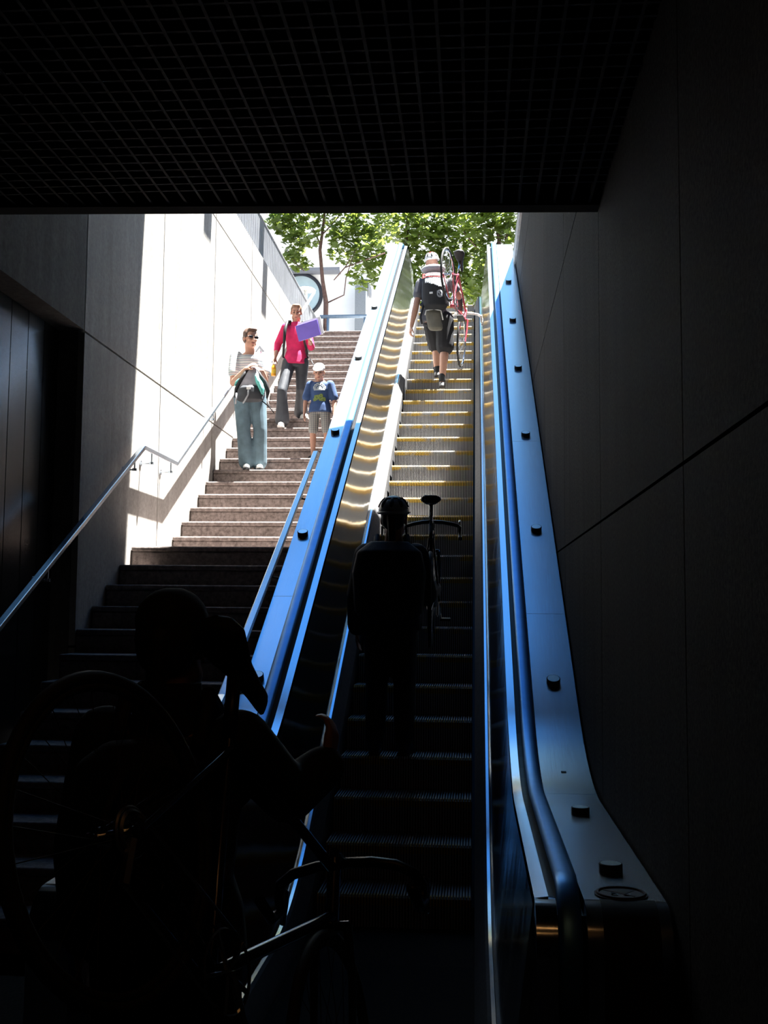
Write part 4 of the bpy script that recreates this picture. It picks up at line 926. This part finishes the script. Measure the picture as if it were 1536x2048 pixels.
tree('slender maple with a reddish trunk rising behind the woman on the stairs',
     [(V((at(651,640,Y1).x, Y1, STREET)), .055), (at(652,605,Y1), .05), (at(645,560,Y1), .038), (at(640,500,Y1), .034), (at(646,455,Y1), .028), (at(652,400,Y1), .02), (at(650,330,Y1), .012)],
     [[(at(641,490,Y1), .02), (at(632,470,Y1), .014), (at(622,450,Y1+.2), .008)], [(at(656,605,Y1), .016), (at(688,590,Y1-.2), .012), (at(692,556,Y1-.3), .011), (at(705,515,Y1-.3), .008), (at(718,480,Y1-.3), .006)],
      [(at(668,560,Y1-.1), .010), (at(690,535,Y1-.3), .014), (at(725,522,Y1-.5), .014), (at(770,506,Y1-.8), .012)], [(at(690,535,Y1-.3), .012), (at(700,518,Y1-.3), .009), (at(706,500,Y1-.3), .006)],
      [(at(644,470,Y1), .016), (at(672,440,Y1), .011), (at(700,400,Y1), .008)], [(at(608,542,Y1), .010), (at(590,525,Y1), .008), (at(575,500,Y1), .006)]],
     [(575,445,Y1,42,26,170), (612,470,Y1-.2,30,24,75), (590,490,Y1+.2,26,20,60), (600,525,Y1+.1,26,14,45), (555,440,Y1+.3,26,22,60), (585,512,Y1+.1,18,12,20), (660,440,Y1,60,26,120), (700,470,Y1-.2,50,36,150), (740,500,Y1-.3,40,36,110), (725,550,Y1-.2,30,34,70), (690,500,Y1,40,30,80), (745,455,Y1,60,40,170), (620,380,Y1,90,60,200), (720,370,Y1,110,60,260), (755,540,Y1,24,40,60)])
Y2b = 23.5
tree('leafy maple beyond the top of the escalator, between the two decks',
     [(V((at(795,640,Y2b).x, Y2b, STREET)), .075), (at(800,560,Y2b), .06), (at(812,480,Y2b), .05), (at(820,400,Y2b), .04), (at(822,300,Y2b), .02)],
     [[(at(806,520,Y2b), .02), (at(830,490,Y2b-.3), .014), (at(850,440,Y2b-.3), .01)]],
     [(800,450,Y2b,60,40,200), (850,470,Y2b-.3,60,50,260), (905,470,Y2b-.2,60,56,300), (830,540,Y2b,40,50,150), (900,550,Y2b,46,50,200), (935,530,Y2b,36,60,190), (945,590,Y2b+.2,22,36,90), (850,600,Y2b+.4,40,26,90), (815,590,Y2b+.2,24,30,60), (860,370,Y2b,120,60,320)], .16)
Y3b = 22.6
tree('maple with several bare stems behind the right escalator deck',
     [(V((at(1010,640,Y3b).x, Y3b, STREET)), .05), (at(1006,560,Y3b), .045), (at(998,480,Y3b), .035), (at(990,430,Y3b), .03), (at(986,330,Y3b), .02)],
     [[(at(1002,520,Y3b), .02), (at(1016,460,Y3b), .016), (at(1022,400,Y3b), .012)], [(at(962,505,Y3b), .016), (at(940,480,Y3b), .012), (at(925,460,Y3b), .008)], [(at(998,480,Y3b), .016), (at(975,520,Y3b), .014), (at(960,560,Y3b), .01)]],
     [(960,450,Y3b,50,40,180), (1000,440,Y3b,50,34,150), (1020,480,Y3b,30,50,110), (975,520,Y3b,30,46,120), (955,580,Y3b,26,40,90), (1000,540,Y3b,30,50,90), (1000,370,Y3b,110,50,260)], .16)
# pale building across the square
BW = simple('white_render', (.93, .93, .93), .8, 0, .04, 2)
bd = thing('building', 'pale building with flat roof and big round blue window beyond the plaza', 'building', (-4.5, 31, STREET))
bx = lambda px, Y=31.: at(px, 600, Y).x
bz = lambda py, Y=31.: at(640, py, Y).z
m = MB(); m.box((-15, 31, STREET), (bx(735), 37, bz(549))); part('wall', m, BW, bd)
m = MB(); m.box((-15, 30.6, bz(549)), (bx(682), 37.4, bz(543))); part('roof', m, simple('grey_roof_edge', (.22, .23, .27), .7), bd)
wc = at(601, 590, 30.95); wr = 43*31/FPX
m = MB(); m.torus(wc, (0,1,0), wr, .055, 64, 8); fr = part('window_frame', m, simple('navy_frame', (.015, .018, .03), .4), bd, True)
m = MB(); m.cyl(wc+V((0,-.02,0)), (0,1,0), wr, .04, 64); part('pane', m, simple('blue_glass', (.40, .52, .58), .4, 0, .2, 1.2), fr)
m = MB(); m.box((bx(716), 30.2, STREET), (bx(737), 30.9, bz(588))); part('plant_box_unit', m, simple('grey_cabinet', (.20, .22, .25), .6), bd)
m = MB(); m.box((bx(724), 30.5, bz(588)), (bx(740), 31.5, bz(570))); part('chimney', m, simple('slate_box', (.05, .06, .08), .6), bd)
m = MB(); m.box((bx(598), 30.7, bz(543)), (bx(610), 31.5, bz(538))); part('roof_vent', m, simple('vent_grey', (.12, .12, .13), .6), bd)
far = thing('building', 'tall pale block behind the trees across the street', 'building', (8, 52, STREET))
m = MB(); m.box((-1, 50, STREET), (22, 62, 13)); part('wall', m, simple('cream_render', (.55, .53, .48), .8), far)
for i in range(6):
    for j in range(3):
        m = MB(); m.box((0+3.4*i, 49.93, 6.2+2.3*j), (1.9+3.4*i, 50.1, 7.7+2.3*j)); part('window', m, simple('office_glass', (.08, .11, .14), .15) if 'office_glass' not in MATS else MATS['office_glass'], far)
fl = thing('building', 'long office block far off behind the maple at the stair top', 'building', (-20, 60, STREET))
m = MB(); m.box((-45, 60, STREET), (-8, 70, 17)); part('wall', m, simple('beige_render', (.5, .48, .45), .8), fl)
# blue-grey railing at the top of the stairs
rl = thing('railing', 'blue-grey steel railing crossing the plaza above the top of the stairs', 'railing', (-2.3, 21.6, STREET))
zr = at(690, 633, 21.6).z
m = MB(); m.tube([(at(640,633,21.6).x, 21.6, zr), (at(800,633,21.6).x, 21.6, zr)], .036, 10); part('top_rail', m, BLUEP, rl, True)
for px in (656, 730, 790):
    x = at(px, 633, 21.6).x; m = MB(); m.tube([(x, 21.6, STREET), (x, 21.6, zr)], .028, 10); part('post', m, BLUEP, rl, True)
lp = thing('lamp_post', 'short white lamp post with a flat head at the end of the grey parapet', 'lamp', (at(608,640,20.6).x, 20.6, STREET))
x = at(611, 640, 20.6).x; zt_ = at(608, 580, 20.6).z
m = MB(); m.tube([(x, 20.6, STREET), (x, 20.6, zt_)], .034, 12); part('post', m, WHITEP, lp, True)
m = MB(); m.cyl((x, 20.6, zt_-.01), (0,0,1), .19, .035, 28, r2=.15); part('lamp_head', m, WHITEP, lp, 40)
m = MB(); m.tube([(x, 20.6, zt_-.22), (x-.16, 20.55, zt_-.36)], .028, 8); part('brace', m, WHITEP, lp, True)
# warm lamps in the station hall behind the viewpoint
for k, (x, y, e) in enumerate(((.1, 1.5, 5.0), (-.1, .35, 3.5))):
    lf = thing('ceiling_light', ['warm ceiling strip light nearer the escalator', 'warm ceiling strip light deeper in the station hall'][k], 'lamp', (x, y, SOF_Z-.03))
    m = MB(); m.box((x-.62, y-.05, SOF_Z-.05), (x+.62, y+.05, SOF_Z-.001)); part('housing', m, BLACKM, lf)
    m = MB(); m.box((x-.6, y-.022, SOF_Z-.056), (x+.6, y+.022, SOF_Z-.05)); part('diffuser', m, emitter('warm_tube_%s' % 'ab'[k], (1, .45, .14), e), lf)

# ------------------------------------------------------------------ light
sun = bpy.data.lights.new('sun', 'SUN'); sun.energy = 62; sun.angle = rad(.53); sun.color = (1, .975, .93)
so = bpy.data.objects.new('sun', sun); COL.objects.link(so)
sd = V((.22, .09, 1)).normalized(); so.rotation_euler = sd.to_track_quat('Z', 'Y').to_euler()
w = bpy.data.worlds.new('sky'); SC.world = w; w.use_nodes = True
nt = w.node_tree; N, L = nt.nodes, nt.links; bg = N['Background']
tc = N.new('ShaderNodeTexCoord'); sx = N.new('ShaderNodeSeparateXYZ'); L.new(tc.outputs['Generated'], sx.inputs[0])
rp = N.new('ShaderNodeValToRGB'); cr = rp.color_ramp
cr.elements[0].position = 0; cr.elements[0].color = (.25, .25, .24, 1)
cr.elements[1].position = 1; cr.elements[1].color = (.045, .27, .90, 1)
for p, c in ((.49, (.2, .2, .2)), (.5, (1.3, 1.3, 1.3)), (.66, (1.25, 1.3, 1.3)), (.76, (.40, .72, 1.1)), (.875, (.34, .74, 1.2)), (.905, (.09, .38, 1.0))):
    e = cr.elements.new(p); e.color = (*c, 1)
mr = N.new('ShaderNodeMapRange'); mr.inputs['From Min'].default_value = -1; mr.inputs['From Max'].default_value = 1
L.new(sx.outputs['Z'], mr.inputs['Value']); L.new(mr.outputs['Result'], rp.inputs['Fac']); L.new(rp.outputs['Color'], bg.inputs['Color'])
bg.inputs['Strength'].default_value = 1.4
SC.view_settings.view_transform = 'Standard'; SC.view_settings.look = 'None'; SC.view_settings.exposure = -.3; SC.view_settings.gamma = 1
SC.view_settings.use_curve_mapping = False
